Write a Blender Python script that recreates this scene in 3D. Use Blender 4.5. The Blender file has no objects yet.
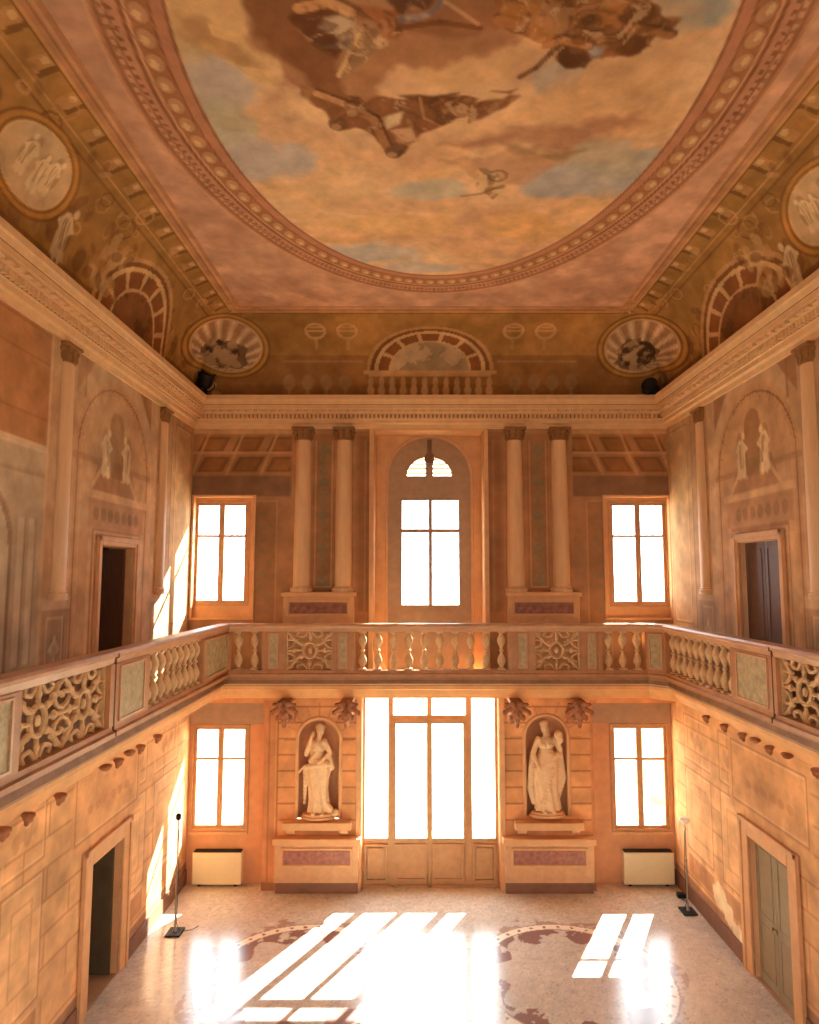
import bpy, bmesh, math, random
import numpy as np
from mathutils import Vector, Matrix, Quaternion
random.seed(7)
PI = math.pi
C = bpy.context.scene.collection
sc = bpy.context.scene

# ------------------------------------------------------------------ room frame (metres)
F, D, EZ = 655.0, 15.6, 7.08            # focal length in px, camera to far wall, eye height
VX, VY = 417.0, 517.2                   # principal point
PITCH = math.radians(5.3)
CPI, SPI = math.cos(PITCH), math.sin(PITCH)
XL, XR = -5.40, 6.04                    # side walls
YF = -16.1                              # wall behind the camera
XC = (XL + XR) / 2
WT = EZ + 3.75                          # top of the walls
CT = EZ + 4.33                          # top of the cornice
CP = 0.40                               # cornice projection
CZ = EZ + 6.05                          # flat ceiling
GF, GB, GC = EZ - 2.22, EZ - 2.33, EZ - 2.68 # gallery floor, underside of its edge, bottom of moulding
RT = EZ - 1.01                          # top of handrail
RX0, RX1, RY0, RY1 = -4.27, 5.46, -0.85, -15.25   # line of the balustrade


def sight(px, py):
    """direction of a sight line: (sideways, forward, up)"""
    v = VY - py
    return px - VX, F * CPI - v * SPI, v * CPI + F * SPI


def X(px, y=0.0, py=545): a, b, c = sight(px, py); return a * (D + y) / b
def XG(px, y=0.0): return X(px, y, 790)          # ground storey
def Z(py, y=0.0): a, b, c = sight(0, py); return EZ + c * (D + y) / b


# ------------------------------------------------------------------ tagging helpers
def tag(o, label=None, cat=None, group=None, kind=None):
    if label: o['label'] = label
    if cat: o['category'] = cat
    if group: o['group'] = group
    if kind: o['kind'] = kind
    return o


def empty(name, loc=(0, 0, 0), rz=0, parent=None):
    o = bpy.data.objects.new(name, None)
    C.objects.link(o)
    o.location = loc
    o.rotation_euler = (0, 0, rz)
    if parent: o.parent = parent
    return o


def kids(o): return [c for c in bpy.data.objects if c.parent == o]


def copy_tree(o, parent=None):
    c = o.copy()
    C.objects.link(c)
    if parent: c.parent = parent
    for ch in kids(o):
        copy_tree(ch, c)
    return c


class MB:
    """collects shapes into one mesh"""
    def __init__(s): s.v, s.f = [], []

    def add(s, vs, fs):
        n = len(s.v)
        s.v += [tuple(v) for v in vs]
        s.f += [tuple(i + n for i in f) for f in fs]
        return s

    def box(s, x0, x1, y0, y1, z0, z1):
        x0, x1 = sorted((x0, x1)); y0, y1 = sorted((y0, y1)); z0, z1 = sorted((z0, z1))
        vs = [(x, y, z) for z in (z0, z1) for y in (y0, y1) for x in (x0, x1)]
        return s.add(vs, [(0, 2, 3, 1), (4, 5, 7, 6), (0, 1, 5, 4), (1, 3, 7, 5), (3, 2, 6, 7), (2, 0, 4, 6)])

    def obox(s, c, ax, ay, az):
        c, ax, ay, az = map(Vector, (c, ax, ay, az))
        vs = [c + ax * i + ay * j + az * k for k in (-1, 1) for j in (-1, 1) for i in (-1, 1)]
        return s.add(vs, [(0, 2, 3, 1), (4, 5, 7, 6), (0, 1, 5, 4), (1, 3, 7, 5), (3, 2, 6, 7), (2, 0, 4, 6)])

    def lathe(s, prof, c=(0, 0, 0), n=20, a0=0.0, a1=2 * PI):
        full = abs(a1 - a0 - 2 * PI) < 1e-6
        m = n if full else n + 1
        vs = [(c[0] + r * math.cos(a0 + (a1 - a0) * i / n), c[1] + r * math.sin(a0 + (a1 - a0) * i / n), c[2] + z)
              for r, z in prof for i in range(m)]
        fs = []
        for k in range(len(prof) - 1):
            for i in range(n):
                j = (i + 1) % m
                fs.append((k * m + i, k * m + j, (k + 1) * m + j, (k + 1) * m + i))
        if full:
            fs.append(tuple(range(m))[::-1])
            fs.append(tuple((len(prof) - 1) * m + i for i in range(m)))
        return s.add(vs, fs)

    def ell(s, c, r, q=None, n=14, m=9):
        if isinstance(r, (int, float)): r = (r, r, r)
        R = q.to_matrix() if q is not None else Matrix.Identity(3)
        vs = [Vector((0, 0, -1))]
        for k in range(1, m):
            t = -PI / 2 + PI * k / m
            for i in range(n):
                a = 2 * PI * i / n
                vs.append(Vector((math.cos(t) * math.cos(a), math.cos(t) * math.sin(a), math.sin(t))))
        vs.append(Vector((0, 0, 1)))
        vs = [Vector(c) + R @ Vector((v.x * r[0], v.y * r[1], v.z * r[2])) for v in vs]
        fs = [(0, 1 + (i + 1) % n, 1 + i) for i in range(n)]
        for k in range(m - 2):
            for i in range(n):
                a, b = 1 + k * n + i, 1 + k * n + (i + 1) % n
                fs.append((a, b, b + n, a + n))
        L = len(vs) - 1
        fs += [(L, L - n + i, L - n + (i + 1) % n) for i in range(n)]
        return s.add(vs, fs)

    def tube(s, pts, r, n=8, closed=False, flat=1.0, up=Vector((0, 1, 0))):
        """sweep; r may be a list; 'flat' scales the section along 'up'"""
        pts = [Vector(p) for p in pts]
        L = len(pts)
        rs = r if isinstance(r, (list, tuple)) else [r] * L
        vs = []
        for i, p in enumerate(pts):
            a = pts[(i - 1) % L] if (closed or i > 0) else p
            b = pts[(i + 1) % L] if (closed or i < L - 1) else p
            t = (b - a).normalized()
            u = up - t * up.dot(t)
            if u.length < 1e-4:
                u = Vector((1, 0, 0)) - t * t.x
            u.normalize()
            w = t.cross(u)
            for k in range(n):
                an = 2 * PI * k / n
                vs.append(p + u * math.cos(an) * rs[i] * flat + w * math.sin(an) * rs[i])
        fs = []
        for i in range(L if closed else L - 1):
            for k in range(n):
                a, b = i * n + k, i * n + (k + 1) % n
                c2, d = ((i + 1) % L) * n + (k + 1) % n, ((i + 1) % L) * n + k
                fs.append((a, b, c2, d))
        if not closed:
            fs.append(tuple(range(n))[::-1])
            fs.append(tuple((L - 1) * n + k for k in range(n)))
        return s.add(vs, fs)

    def limb(s, p0, p1, r0, r1, k=6):
        p0, p1 = Vector(p0), Vector(p1)
        for i in range(k + 1):
            t = i / k
            s.ell(p0.lerp(p1, t), r0 + (r1 - r0) * t, n=12, m=8)
        return s

    def prism(s, poly, f0, f1):
        """poly: 2-D points; f0/f1 map a 2-D point to its near / far 3-D point"""
        n = len(poly)
        vs = [f0(*p) for p in poly] + [f1(*p) for p in poly]
        fs = [tuple(range(n)), tuple(range(n, 2 * n))[::-1]]
        fs += [(i, i + n, (i + 1) % n + n, (i + 1) % n) for i in range(n)]
        return s.add(vs, fs)

    def ring(s, prof, rect, closed=True):
        """profile of (inset, z) swept round the rectangle with mitred corners"""
        x0, x1, y0, y1 = rect
        vs = []
        for i, z in prof:
            vs += [(x0 + i, y1 + i, z), (x1 - i, y1 + i, z), (x1 - i, y0 - i, z), (x0 + i, y0 - i, z)]
        fs = []
        P = len(prof)
        for k in range(P if closed else P - 1):
            a, b = k * 4, ((k + 1) % P) * 4
            for i in range(4):
                j = (i + 1) % 4
                fs.append((a + i, a + j, b + j, b + i))
        return s.add(vs, fs)

    def sweep(s, sec, pts, closed=False):
        """section (offset to the inside, z) swept along a plan polyline; inside = left of travel"""
        P = [Vector((p[0], p[1])) for p in pts]
        L = len(P)
        nrm = []
        for i in range(L):
            ds = []
            if closed or i > 0: ds.append((P[i] - P[i - 1]).normalized())
            if closed or i < L - 1: ds.append((P[(i + 1) % L] - P[i]).normalized())
            ns = [Vector((-d.y, d.x)) for d in ds]
            m = sum(ns, Vector((0, 0)))
            m.normalize()
            m /= max(0.3, m.dot(ns[0]))
            nrm.append(m)
        vs = [(P[i].x + nrm[i].x * o, P[i].y + nrm[i].y * o, z) for i in range(L) for o, z in sec]
        n = len(sec)
        fs = []
        for i in range(L if closed else L - 1):
            j = (i + 1) % L
            for k in range(n):
                q = (k + 1) % n
                fs.append((i * n + k, i * n + q, j * n + q, j * n + k))
        if not closed:
            fs.append(tuple(range(n))[::-1])
            fs.append(tuple((L - 1) * n + k for k in range(n)))
        return s.add(vs, fs)

    def mesh(s, name, m=None, smooth=False):
        me = bpy.data.meshes.new(name)
        me.from_pydata(s.v, [], s.f)
        bm = bmesh.new(); bm.from_mesh(me)
        bmesh.ops.recalc_face_normals(bm, faces=bm.faces)
        bm.to_mesh(me); bm.free()
        if smooth:
            me.polygons.foreach_set('use_smooth', [True] * len(me.polygons))
            if smooth != 'all':
                me.set_sharp_from_angle(angle=math.radians(40))
        if m: me.materials.append(m)
        return me

    def build(s, name, m, parent=None, smooth=False, bevel=0, loc=None, rz=None):
        o = bpy.data.objects.new(name, s.mesh(name, m, smooth))
        C.objects.link(o)
        if parent: o.parent = parent
        if loc: o.location = loc
        if rz is not None: o.rotation_euler = (0, 0, rz)
        if bevel:
            b = o.modifiers.new('bevel', 'BEVEL'); b.width = bevel; b.segments = 2; b.limit_method = 'ANGLE'
        return o


def plate(outer, holes, th, to3):
    """flat plate with holes: 2-D outline filled between splines, th thick, mapped by to3(u, v, w)"""
    cu = bpy.data.curves.new('plate', 'CURVE'); cu.dimensions = '2D'; cu.fill_mode = 'BOTH'; cu.extrude = th / 2
    for pts in [outer] + holes:
        sp = cu.splines.new('POLY'); sp.points.add(len(pts) - 1); sp.use_cyclic_u = True
        for i, p in enumerate(pts): sp.points[i].co = (p[0], p[1], 0, 1)
    o = bpy.data.objects.new('plate', cu); C.objects.link(o)
    me = o.to_mesh()
    vs = [to3(v.co.x, v.co.y, v.co.z) for v in me.vertices]
    fs = [tuple(p.vertices) for p in me.polygons]
    o.to_mesh_clear()
    bpy.data.objects.remove(o); bpy.data.curves.remove(cu)
    return vs, fs


def remeshed(mb, name, mat, parent, voxel=0.014, smooth=3, loc=None):
    o = mb.build(name, mat, parent)
    r = o.modifiers.new('r', 'REMESH'); r.mode = 'VOXEL'; r.voxel_size = voxel; r.use_smooth_shade = True
    if smooth:
        sm = o.modifiers.new('s', 'SMOOTH'); sm.iterations = smooth; sm.factor = 0.5
    dg = bpy.context.evaluated_depsgraph_get()
    me = bpy.data.meshes.new_from_object(o.evaluated_get(dg))
    o.modifiers.clear()
    old = o.data; o.data = me; bpy.data.meshes.remove(old)
    me.name = name
    if not me.materials: me.materials.append(mat)
    if loc: o.location = loc
    return o


# ------------------------------------------------------------------ materials
def lin(c):
    c = np.asarray(c, dtype=float) / 255.0
    c = np.where(c <= 0.04045, c / 12.92, ((c + 0.055) / 1.055) ** 2.4)
    g = (c * np.array([.2126, .7152, .0722])).sum(-1, keepdims=True)
    return np.clip((g + (c - g) * .85) * np.array([1.02, 1.045, .93]), 0.002, .9)


def mat(name, col=None, rough=0.7, var=0.12, scale=3.0, bump=0.0, bscale=40.0, metal=0.0, attr=False, spec=0.3, streak=None):
    m = bpy.data.materials.new(name); m.use_nodes = True
    nt = m.node_tree; N = nt.nodes; L = nt.links
    b = N['Principled BSDF']
    b.inputs['Roughness'].default_value = rough
    b.inputs['Metallic'].default_value = metal
    b.inputs['Specular IOR Level'].default_value = spec
    tc = N.new('ShaderNodeTexCoord')
    if attr:
        src = N.new('ShaderNodeVertexColor'); src.layer_name = 'Col'; out = src.outputs['Color']
    else:
        rgb = N.new('ShaderNodeRGB'); c = lin(col); rgb.outputs[0].default_value = (c[0], c[1], c[2], 1); out = rgb.outputs[0]
    if var:
        mp = N.new('ShaderNodeMapping')
        if streak: mp.inputs['Scale'].default_value = streak
        L.new(tc.outputs['Object'], mp.inputs['Vector'])
        nz = N.new('ShaderNodeTexNoise'); nz.inputs['Scale'].default_value = scale; nz.inputs['Detail'].default_value = 8
        nz.inputs['Roughness'].default_value = 0.65
        L.new(mp.outputs['Vector'], nz.inputs['Vector'])
        mr = N.new('ShaderNodeMapRange')
        mr.inputs['From Min'].default_value = 0.3; mr.inputs['From Max'].default_value = 0.7
        mr.inputs['To Min'].default_value = 1 - var; mr.inputs['To Max'].default_value = 1 + var
        L.new(nz.outputs['Fac'], mr.inputs['Value'])
        mx = N.new('ShaderNodeVectorMath'); mx.operation = 'SCALE'
        L.new(out, mx.inputs[0]); L.new(mr.outputs['Result'], mx.inputs['Scale'])
        out = mx.outputs['Vector']
    L.new(out, b.inputs['Base Color'])
    if bump:
        n2 = N.new('ShaderNodeTexNoise'); n2.inputs['Scale'].default_value = bscale; n2.inputs['Detail'].default_value = 5
        L.new(tc.outputs['Object'], n2.inputs['Vector'])
        bp = N.new('ShaderNodeBump'); bp.inputs['Strength'].default_value = bump; bp.inputs['Distance'].default_value = 0.01
        L.new(n2.outputs['Fac'], bp.inputs['Height']); L.new(bp.outputs['Normal'], b.inputs['Normal'])
    return m


M = {
    'fresco': mat('fresco plaster', attr=True, rough=0.85, var=0.13, scale=2.3, bump=0.15, spec=0.15),
    'vault': mat('vault fresco', attr=True, rough=0.9, var=0.16, scale=2.6, bump=0.1, spec=0.1),
    'cornice': mat('cornice stucco', (226, 176, 126), 0.7, 0.10, 5, 0.2),
    'column': mat('column stucco', (222, 172, 126), 0.6, 0.10, 2.5, 0.1, streak=(3, 3, 0.5)),
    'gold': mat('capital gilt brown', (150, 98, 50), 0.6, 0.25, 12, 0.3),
    'pedestal': mat('pedestal stucco', (214, 158, 112), 0.7, 0.12, 4, 0.1),
    'redmarble': mat('red veined marble', (150, 88, 66), 0.5, 0.5, 9, 0.0),
    'purple': mat('purple veined marble', (168, 104, 88), 0.5, 0.4, 11, 0.0),
    'green': mat('green grey marble', (176, 152, 112), 0.5, 0.35, 9, 0.0),
    'rail': mat('balustrade marble', (186, 126, 80), 0.45, 0.18, 4, 0.05),
    'railcap': mat('handrail marble', (204, 150, 110), 0.35, 0.14, 3, 0.0),
    'railbase': mat('balustrade plinth', (162, 118, 86), 0.55, 0.2, 4, 0.1),
    'tracery': mat('pale tracery', (216, 172, 124), 0.55, 0.2, 10, 0.1),
    'fascia': mat('gallery moulding', (234, 168, 102), 0.7, 0.12, 3, 0.1),
    'slab': mat('gallery slab', (180, 140, 110), 0.6, 0.12, 3, 0.1),
    'corbel': mat('corbel dark stucco', (168, 104, 64), 0.7, 0.3, 14, 0.2),
    'casing': mat('door casing', (218, 158, 104), 0.65, 0.12, 3, 0.1),
    'statue': mat('statue marble', (230, 188, 142), 0.55, 0.12, 7, 0.1),
    'niche': mat('niche plaster', (214, 148, 98), 0.8, 0.12, 3, 0.1),
    'wframe': mat('window wood', (196, 140, 88), 0.5, 0.12, 6),
    'doorwood': mat('arched window wood', (176, 138, 106), 0.5, 0.12, 6),
    'greydoor': mat('grey green painted wood', (152, 130, 98), 0.5, 0.1, 5),
    'darkdoor': mat('dark walnut door', (104, 66, 44), 0.45, 0.25, 5, streak=(6, 6, 1)),
    'dark': mat('dark passage', (70, 50, 38), 0.9, 0.2, 3),
    'dimroom': mat('dim olive room', (96, 78, 52), 0.9, 0.2, 2),
    'shadeband': mat('brown shade band', (164, 112, 66), 0.8, 0.15, 6),
    'jointdark': mat('dark open joint', (92, 54, 34), 0.9, 0.1, 6),
    'brass': mat('brass', (190, 150, 80), 0.3, 0.0, metal=1.0),
    'cream': mat('cream enamel', (226, 204, 162), 0.5, 0.04, 3),
    'black': mat('black metal', (26, 24, 24), 0.5, 0.1, 8),
    'steel': mat('steel', (150, 140, 130), 0.4, 0.05, 8, metal=0.7),
    'white': mat('white plastic', (236, 232, 224), 0.4, 0.0),
    'wainscot': mat('grey base', (140, 96, 76), 0.7, 0.15, 4, 0.1),
    'outside': mat('pale courtyard gravel', (196, 190, 176), 0.9, 0.1, 3),
    'hedge': mat('hedge leaves', (150, 160, 120), 0.8, 0.4, 9, 0.5),
}

g = bpy.data.materials.new('window glass'); g.use_nodes = True
nt = g.node_tree; nt.nodes.clear()
o_ = nt.nodes.new('ShaderNodeOutputMaterial'); mx = nt.nodes.new('ShaderNodeMixShader')
tr = nt.nodes.new('ShaderNodeBsdfTransparent'); gl = nt.nodes.new('ShaderNodeBsdfGlossy'); gl.inputs['Roughness'].default_value = 0.05
tr.inputs['Color'].default_value = (0.97, 0.98, 0.97, 1)
mx.inputs[0].default_value = 0.05
nt.links.new(tr.outputs[0], mx.inputs[1]); nt.links.new(gl.outputs[0], mx.inputs[2])
nt.links.new(mx.outputs[0], o_.inputs[0])
M['glass'] = g


# ------------------------------------------------------------------ fresco painter (world-space coordinates of each surface)
def vnoise(u, v, seed):
    r = np.random.RandomState(seed).rand(257, 257)
    u = np.asarray(u) + seed * 3.17; v = np.asarray(v) + seed * 1.73
    iu, iv = np.floor(u).astype(int), np.floor(v).astype(int)
    fu, fv = u - iu, v - iv
    fu = fu * fu * (3 - 2 * fu); fv = fv * fv * (3 - 2 * fv)
    g_ = lambda a, b: r[a % 257, b % 257]
    return (g_(iu, iv) * (1 - fu) + g_(iu + 1, iv) * fu) * (1 - fv) + (g_(iu, iv + 1) * (1 - fu) + g_(iu + 1, iv + 1) * fu) * fv


def fbm(u, v, seed=1, oct=5, sc_=1.0):
    s = 0; a = 0.5; t = 0
    for k in range(oct):
        s = s + a * vnoise(u * sc_, v * sc_, seed + k * 11); t += a; a *= 0.55; sc_ *= 2.03
    return s / t


class Canvas:
    def __init__(s, U, V, base):
        s.U, s.V = U, V
        s.c = np.empty(U.shape + (3,)); s.c[:] = base

    def mix(s, m, col):
        m = np.clip(m, 0, 1)[..., None]
        s.c = s.c * (1 - m) + np.asarray(col, float) * m

    def mul(s, m, k):
        s.c *= (1 + (k - 1) * np.clip(m, 0, 1))[..., None]

    def mottle(s, amp, scale, seed, cols=None):
        n = fbm(s.U, s.V, seed, 5, scale)
        if cols is None: s.c *= (1 + amp * (n - 0.5) * 2)[..., None]
        else: s.mix(np.clip((n - 0.5) * 4 + 0.3, 0, 1) * amp, cols)

    def rect(s, u0, u1, v0, v1, col, a=1.0, e=0.012):
        u0, u1 = min(u0, u1), max(u0, u1); v0, v1 = min(v0, v1), max(v0, v1)
        d = np.minimum(np.minimum(s.U - u0, u1 - s.U), np.minimum(s.V - v0, v1 - s.V))
        s.mix(np.clip(d / e + 0.5, 0, 1) * a, col)

    def frame(s, u0, u1, v0, v1, w, col, a=1.0, hi=None):
        """painted raised border"""
        u0, u1 = min(u0, u1), max(u0, u1); v0, v1 = min(v0, v1), max(v0, v1)
        d = np.minimum(np.minimum(s.U - u0, u1 - s.U), np.minimum(s.V - v0, v1 - s.V))
        s.mix((np.abs(d - w / 2) < w / 2) * a, col)
        if hi is not None:
            s.mix((np.abs(d - w) < 0.014) * 0.8, hi)

    def line(s, p, q, w, col, a=1.0):
        p, q = np.array(p, float), np.array(q, float); d = q - p; L2 = max(1e-9, d @ d)
        t = np.clip(((s.U - p[0]) * d[0] + (s.V - p[1]) * d[1]) / L2, 0, 1)
        r = np.hypot(s.U - p[0] - t * d[0], s.V - p[1] - t * d[1])
        s.mix(np.clip((w / 2 - r) / 0.022 + 0.5, 0, 1) * a, col)

    def path(s, pts, w, col, a=1.0):
        for p, q in zip(pts[:-1], pts[1:]): s.line(p, q, w, col, a)

    def rho(s, cx, cy, rx, ry, rot=0):
        x, y = s.U - cx, s.V - cy; c_, s_ = math.cos(rot), math.sin(rot)
        return np.hypot((x * c_ + y * s_) / rx, (-x * s_ + y * c_) / ry)

    def ell(s, cx, cy, rx, ry, col, a=1.0, rot=0, e=None):
        e = e or 0.02 / min(abs(rx), abs(ry))
        s.mix(np.clip((1 - s.rho(cx, cy, rx, ry, rot)) / e + 0.5, 0, 1) * a, col)

    def ering(s, cx, cy, rx, ry, w, col, a=1.0, v0=-1e9):
        r = s.rho(cx, cy, rx, ry); k = w / min(rx, ry)
        s.mix(((np.abs(r - 1) < k / 2) & (s.V > v0)) * a, col)

    def poly(s, pts, col, a=1.0, wob=0.0, seed=3, e=0.02):
        u, v = s.U, s.V
        if wob:
            u = u + (fbm(s.U, s.V, seed, 3, 3.0) - 0.5) * wob; v = v + (fbm(s.U, s.V, seed + 5, 3, 3.0) - 0.5) * wob
        pts = np.array(pts, float)
        x0, x1, y0, y1 = pts[:, 0].min() - wob - .1, pts[:, 0].max() + wob + .1, pts[:, 1].min() - wob - .1, pts[:, 1].max() + wob + .1
        bb = (u > x0) & (u < x1) & (v > y0) & (v < y1)
        uu, vv = u[bb], v[bb]
        ins = np.zeros(uu.shape, bool); dm = np.full(uu.shape, 1e9)
        for i in range(len(pts)):
            ax, ay = pts[i]; bx, by = pts[(i + 1) % len(pts)]
            cr = ((ay > vv) != (by > vv)) & (uu < (bx - ax) * (vv - ay) / ((by - ay) or 1e-9) + ax)
            ins ^= cr
            dx, dy = bx - ax, by - ay
            t = np.clip(((uu - ax) * dx + (vv - ay) * dy) / max(1e-9, dx * dx + dy * dy), 0, 1)
            dm = np.minimum(dm, np.hypot(uu - ax - t * dx, vv - ay - t * dy))
        sd = np.where(ins, dm, -dm)
        m = np.zeros(s.U.shape); m[bb] = np.clip(sd / e + 0.5, 0, 1) * a
        s.mix(m, col)
        return m


def grid_mesh(name, us, vs, to3, keep, canvas_fn, m, parent=None, kind='structure'):
    U, V = np.meshgrid(us, vs, indexing='ij')
    P = to3(U, V)
    nu, nv = len(us), len(vs)
    idx = np.arange(nu * nv).reshape(nu, nv)
    quads = np.stack([idx[:-1, :-1], idx[1:, :-1], idx[1:, 1:], idx[:-1, 1:]], -1)
    cu = (us[:-1] + us[1:]) / 2; cv = (vs[:-1] + vs[1:]) / 2
    CU, CV = np.meshgrid(cu, cv, indexing='ij')
    k = keep(CU, CV) if keep is not None else np.ones(CU.shape, bool)
    q = quads[k].reshape(-1, 4)
    used = np.zeros(nu * nv, bool); used[q.ravel()] = True
    remap = np.cumsum(used) - 1
    q = remap[q]
    co = P.reshape(-1, 3)[used]
    col = canvas_fn(U, V).reshape(-1, 3)[used]
    me = bpy.data.meshes.new(name)
    me.vertices.add(len(co)); me.vertices.foreach_set('co', co.astype(np.float32).ravel())
    me.loops.add(q.size); me.loops.foreach_set('vertex_index', q.astype(np.int32).ravel())
    me.polygons.add(len(q))
    me.polygons.foreach_set('loop_start', np.arange(0, q.size, 4, dtype=np.int32))
    me.polygons.foreach_set('loop_total', np.full(len(q), 4, dtype=np.int32))
    me.update()
    at = me.color_attributes.new('Col', 'FLOAT_COLOR', 'POINT')
    rgba = np.ones((len(co), 4), np.float32); rgba[:, :3] = lin(np.clip(col, 0, 255))
    at.data.foreach_set('color', rgba.ravel())
    me.validate()
    me.materials.append(m)
    o = bpy.data.objects.new(name, me); C.objects.link(o)
    if parent: o.parent = parent
    elif kind: o['kind'] = kind
    return o


def lines(a, b, step, extra=()):
    base = np.linspace(a, b, int(round((b - a) / step)) + 1)
    ex = np.array([e for e in extra if a < e < b])
    for e in ex: base = base[(np.abs(base - e) > step * 0.35) | (base == a) | (base == b)]
    return np.unique(np.concatenate([base, ex]))


STEP = 0.033

# ------------------------------------------------------------------ openings of the far wall (u = x, v = z)
WR = 0.38                                       # depth of the window recesses
low_l = (XL, XG(263), 0.0, Z(703))               # recess with window and heater
low_r = (XG(594), XR, 0.0, Z(703))
up_l = (X(193), X(253), Z(619), Z(497))
up_r = (X(605.5), X(670), Z(619), Z(497))
up_c = (X(374), X(484), GF, Z(431))
low_c = (XG(362), XG(499), 0.0, Z(690))
niches = [(XG(318.5), 0.50, Z(818), Z(718)), (XG(547), 0.51, Z(816), Z(715))]
back_holes = [low_l, low_r, up_l, up_r, up_c, low_c]


def not_in(holes, arcs=()):
    def f(U, V):
        k = np.ones(U.shape, bool)
        for a, b, c_, d in holes: k &= ~((U > a) & (U < b) & (V > c_) & (V < d))
        for cx, r, z0, z1 in arcs:
            zs = z1 - r
            k &= ~((np.abs(U - cx) < r) & (V > z0) & (V < zs)) & ~((np.hypot(U - cx, V - zs) < r) & (V >= zs))
        return k
    return f


def blocks(cv, u0, u1, v0, v1, bw, bh, col, a=0.5, w=0.02, off=True):
    """painted ashlar joints"""
    r = np.floor((cv.V - v0) / bh)
    fv = (cv.V - v0) / bh - r
    fu = ((cv.U - u0) / bw + (0.5 * (r % 2) if off else 0)) % 1
    m = ((fv < w / bh) | (fu < w / bw)) & (cv.U > u0) & (cv.U < u1) & (cv.V > v0) & (cv.V < v1)
    cv.mix(m * a, col)
    tone = vnoise(np.floor((cv.U - u0) / bw + (0.5 * (r % 2) if off else 0)) * 3.3, r * 5.1, 5)
    ins = (cv.U > u0) & (cv.U < u1) & (cv.V > v0) & (cv.V < v1)
    cv.c *= (1 + ins * (tone - 0.5) * 0.10)[..., None]


def figure(cv, cx, cy, h, pale, dark, lean=0.0, seed=0):
    """a small grisaille figure painted flat on the plaster"""
    R = random.Random(seed)
    k = h
    cv.ell(cx + lean * 0.1, cy + 0.10 * k, 0.17 * k, 0.36 * k, dark, 0.5, rot=lean)
    cv.ell(cx, cy + 0.12 * k, 0.14 * k, 0.20 * k, pale, 0.9, rot=lean); cv.poly([(cx - .13 * k, cy + .05 * k), (cx + .13 * k, cy + .05 * k), (cx + .19 * k, cy - .44 * k), (cx - .17 * k, cy - .44 * k)], pale, .8, .06, 3, .03)
    cv.ell(cx + lean * 0.35 * k, cy + 0.36 * k, 0.065 * k, 0.08 * k, pale, 0.95)
    for sgn in (-1, 1):
        cv.path([(cx + sgn * 0.06 * k, cy + 0.25 * k), (cx + sgn * (0.17 + 0.05 * R.random()) * k, cy + 0.10 * k), (cx + sgn * 0.07 * k, cy + 0.0 * k)], 0.06 * k, pale, 0.9)
        cv.path([(cx + sgn * 0.03 * k, cy - 0.12 * k), (cx + sgn * (0.08 + 0.05 * R.random()) * k, cy - 0.30 * k), (cx + sgn * 0.07 * k, cy - 0.45 * k)], 0.07 * k, pale, 0.9)
    for i in range(4):
        x = cx + (R.random() - 0.5) * 0.18 * k
        cv.line((x, cy + 0.2 * k), (x + lean * 0.2 * k + 0.03 * k, cy - 0.25 * k), 0.02 * k, dark, 0.6)


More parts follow.
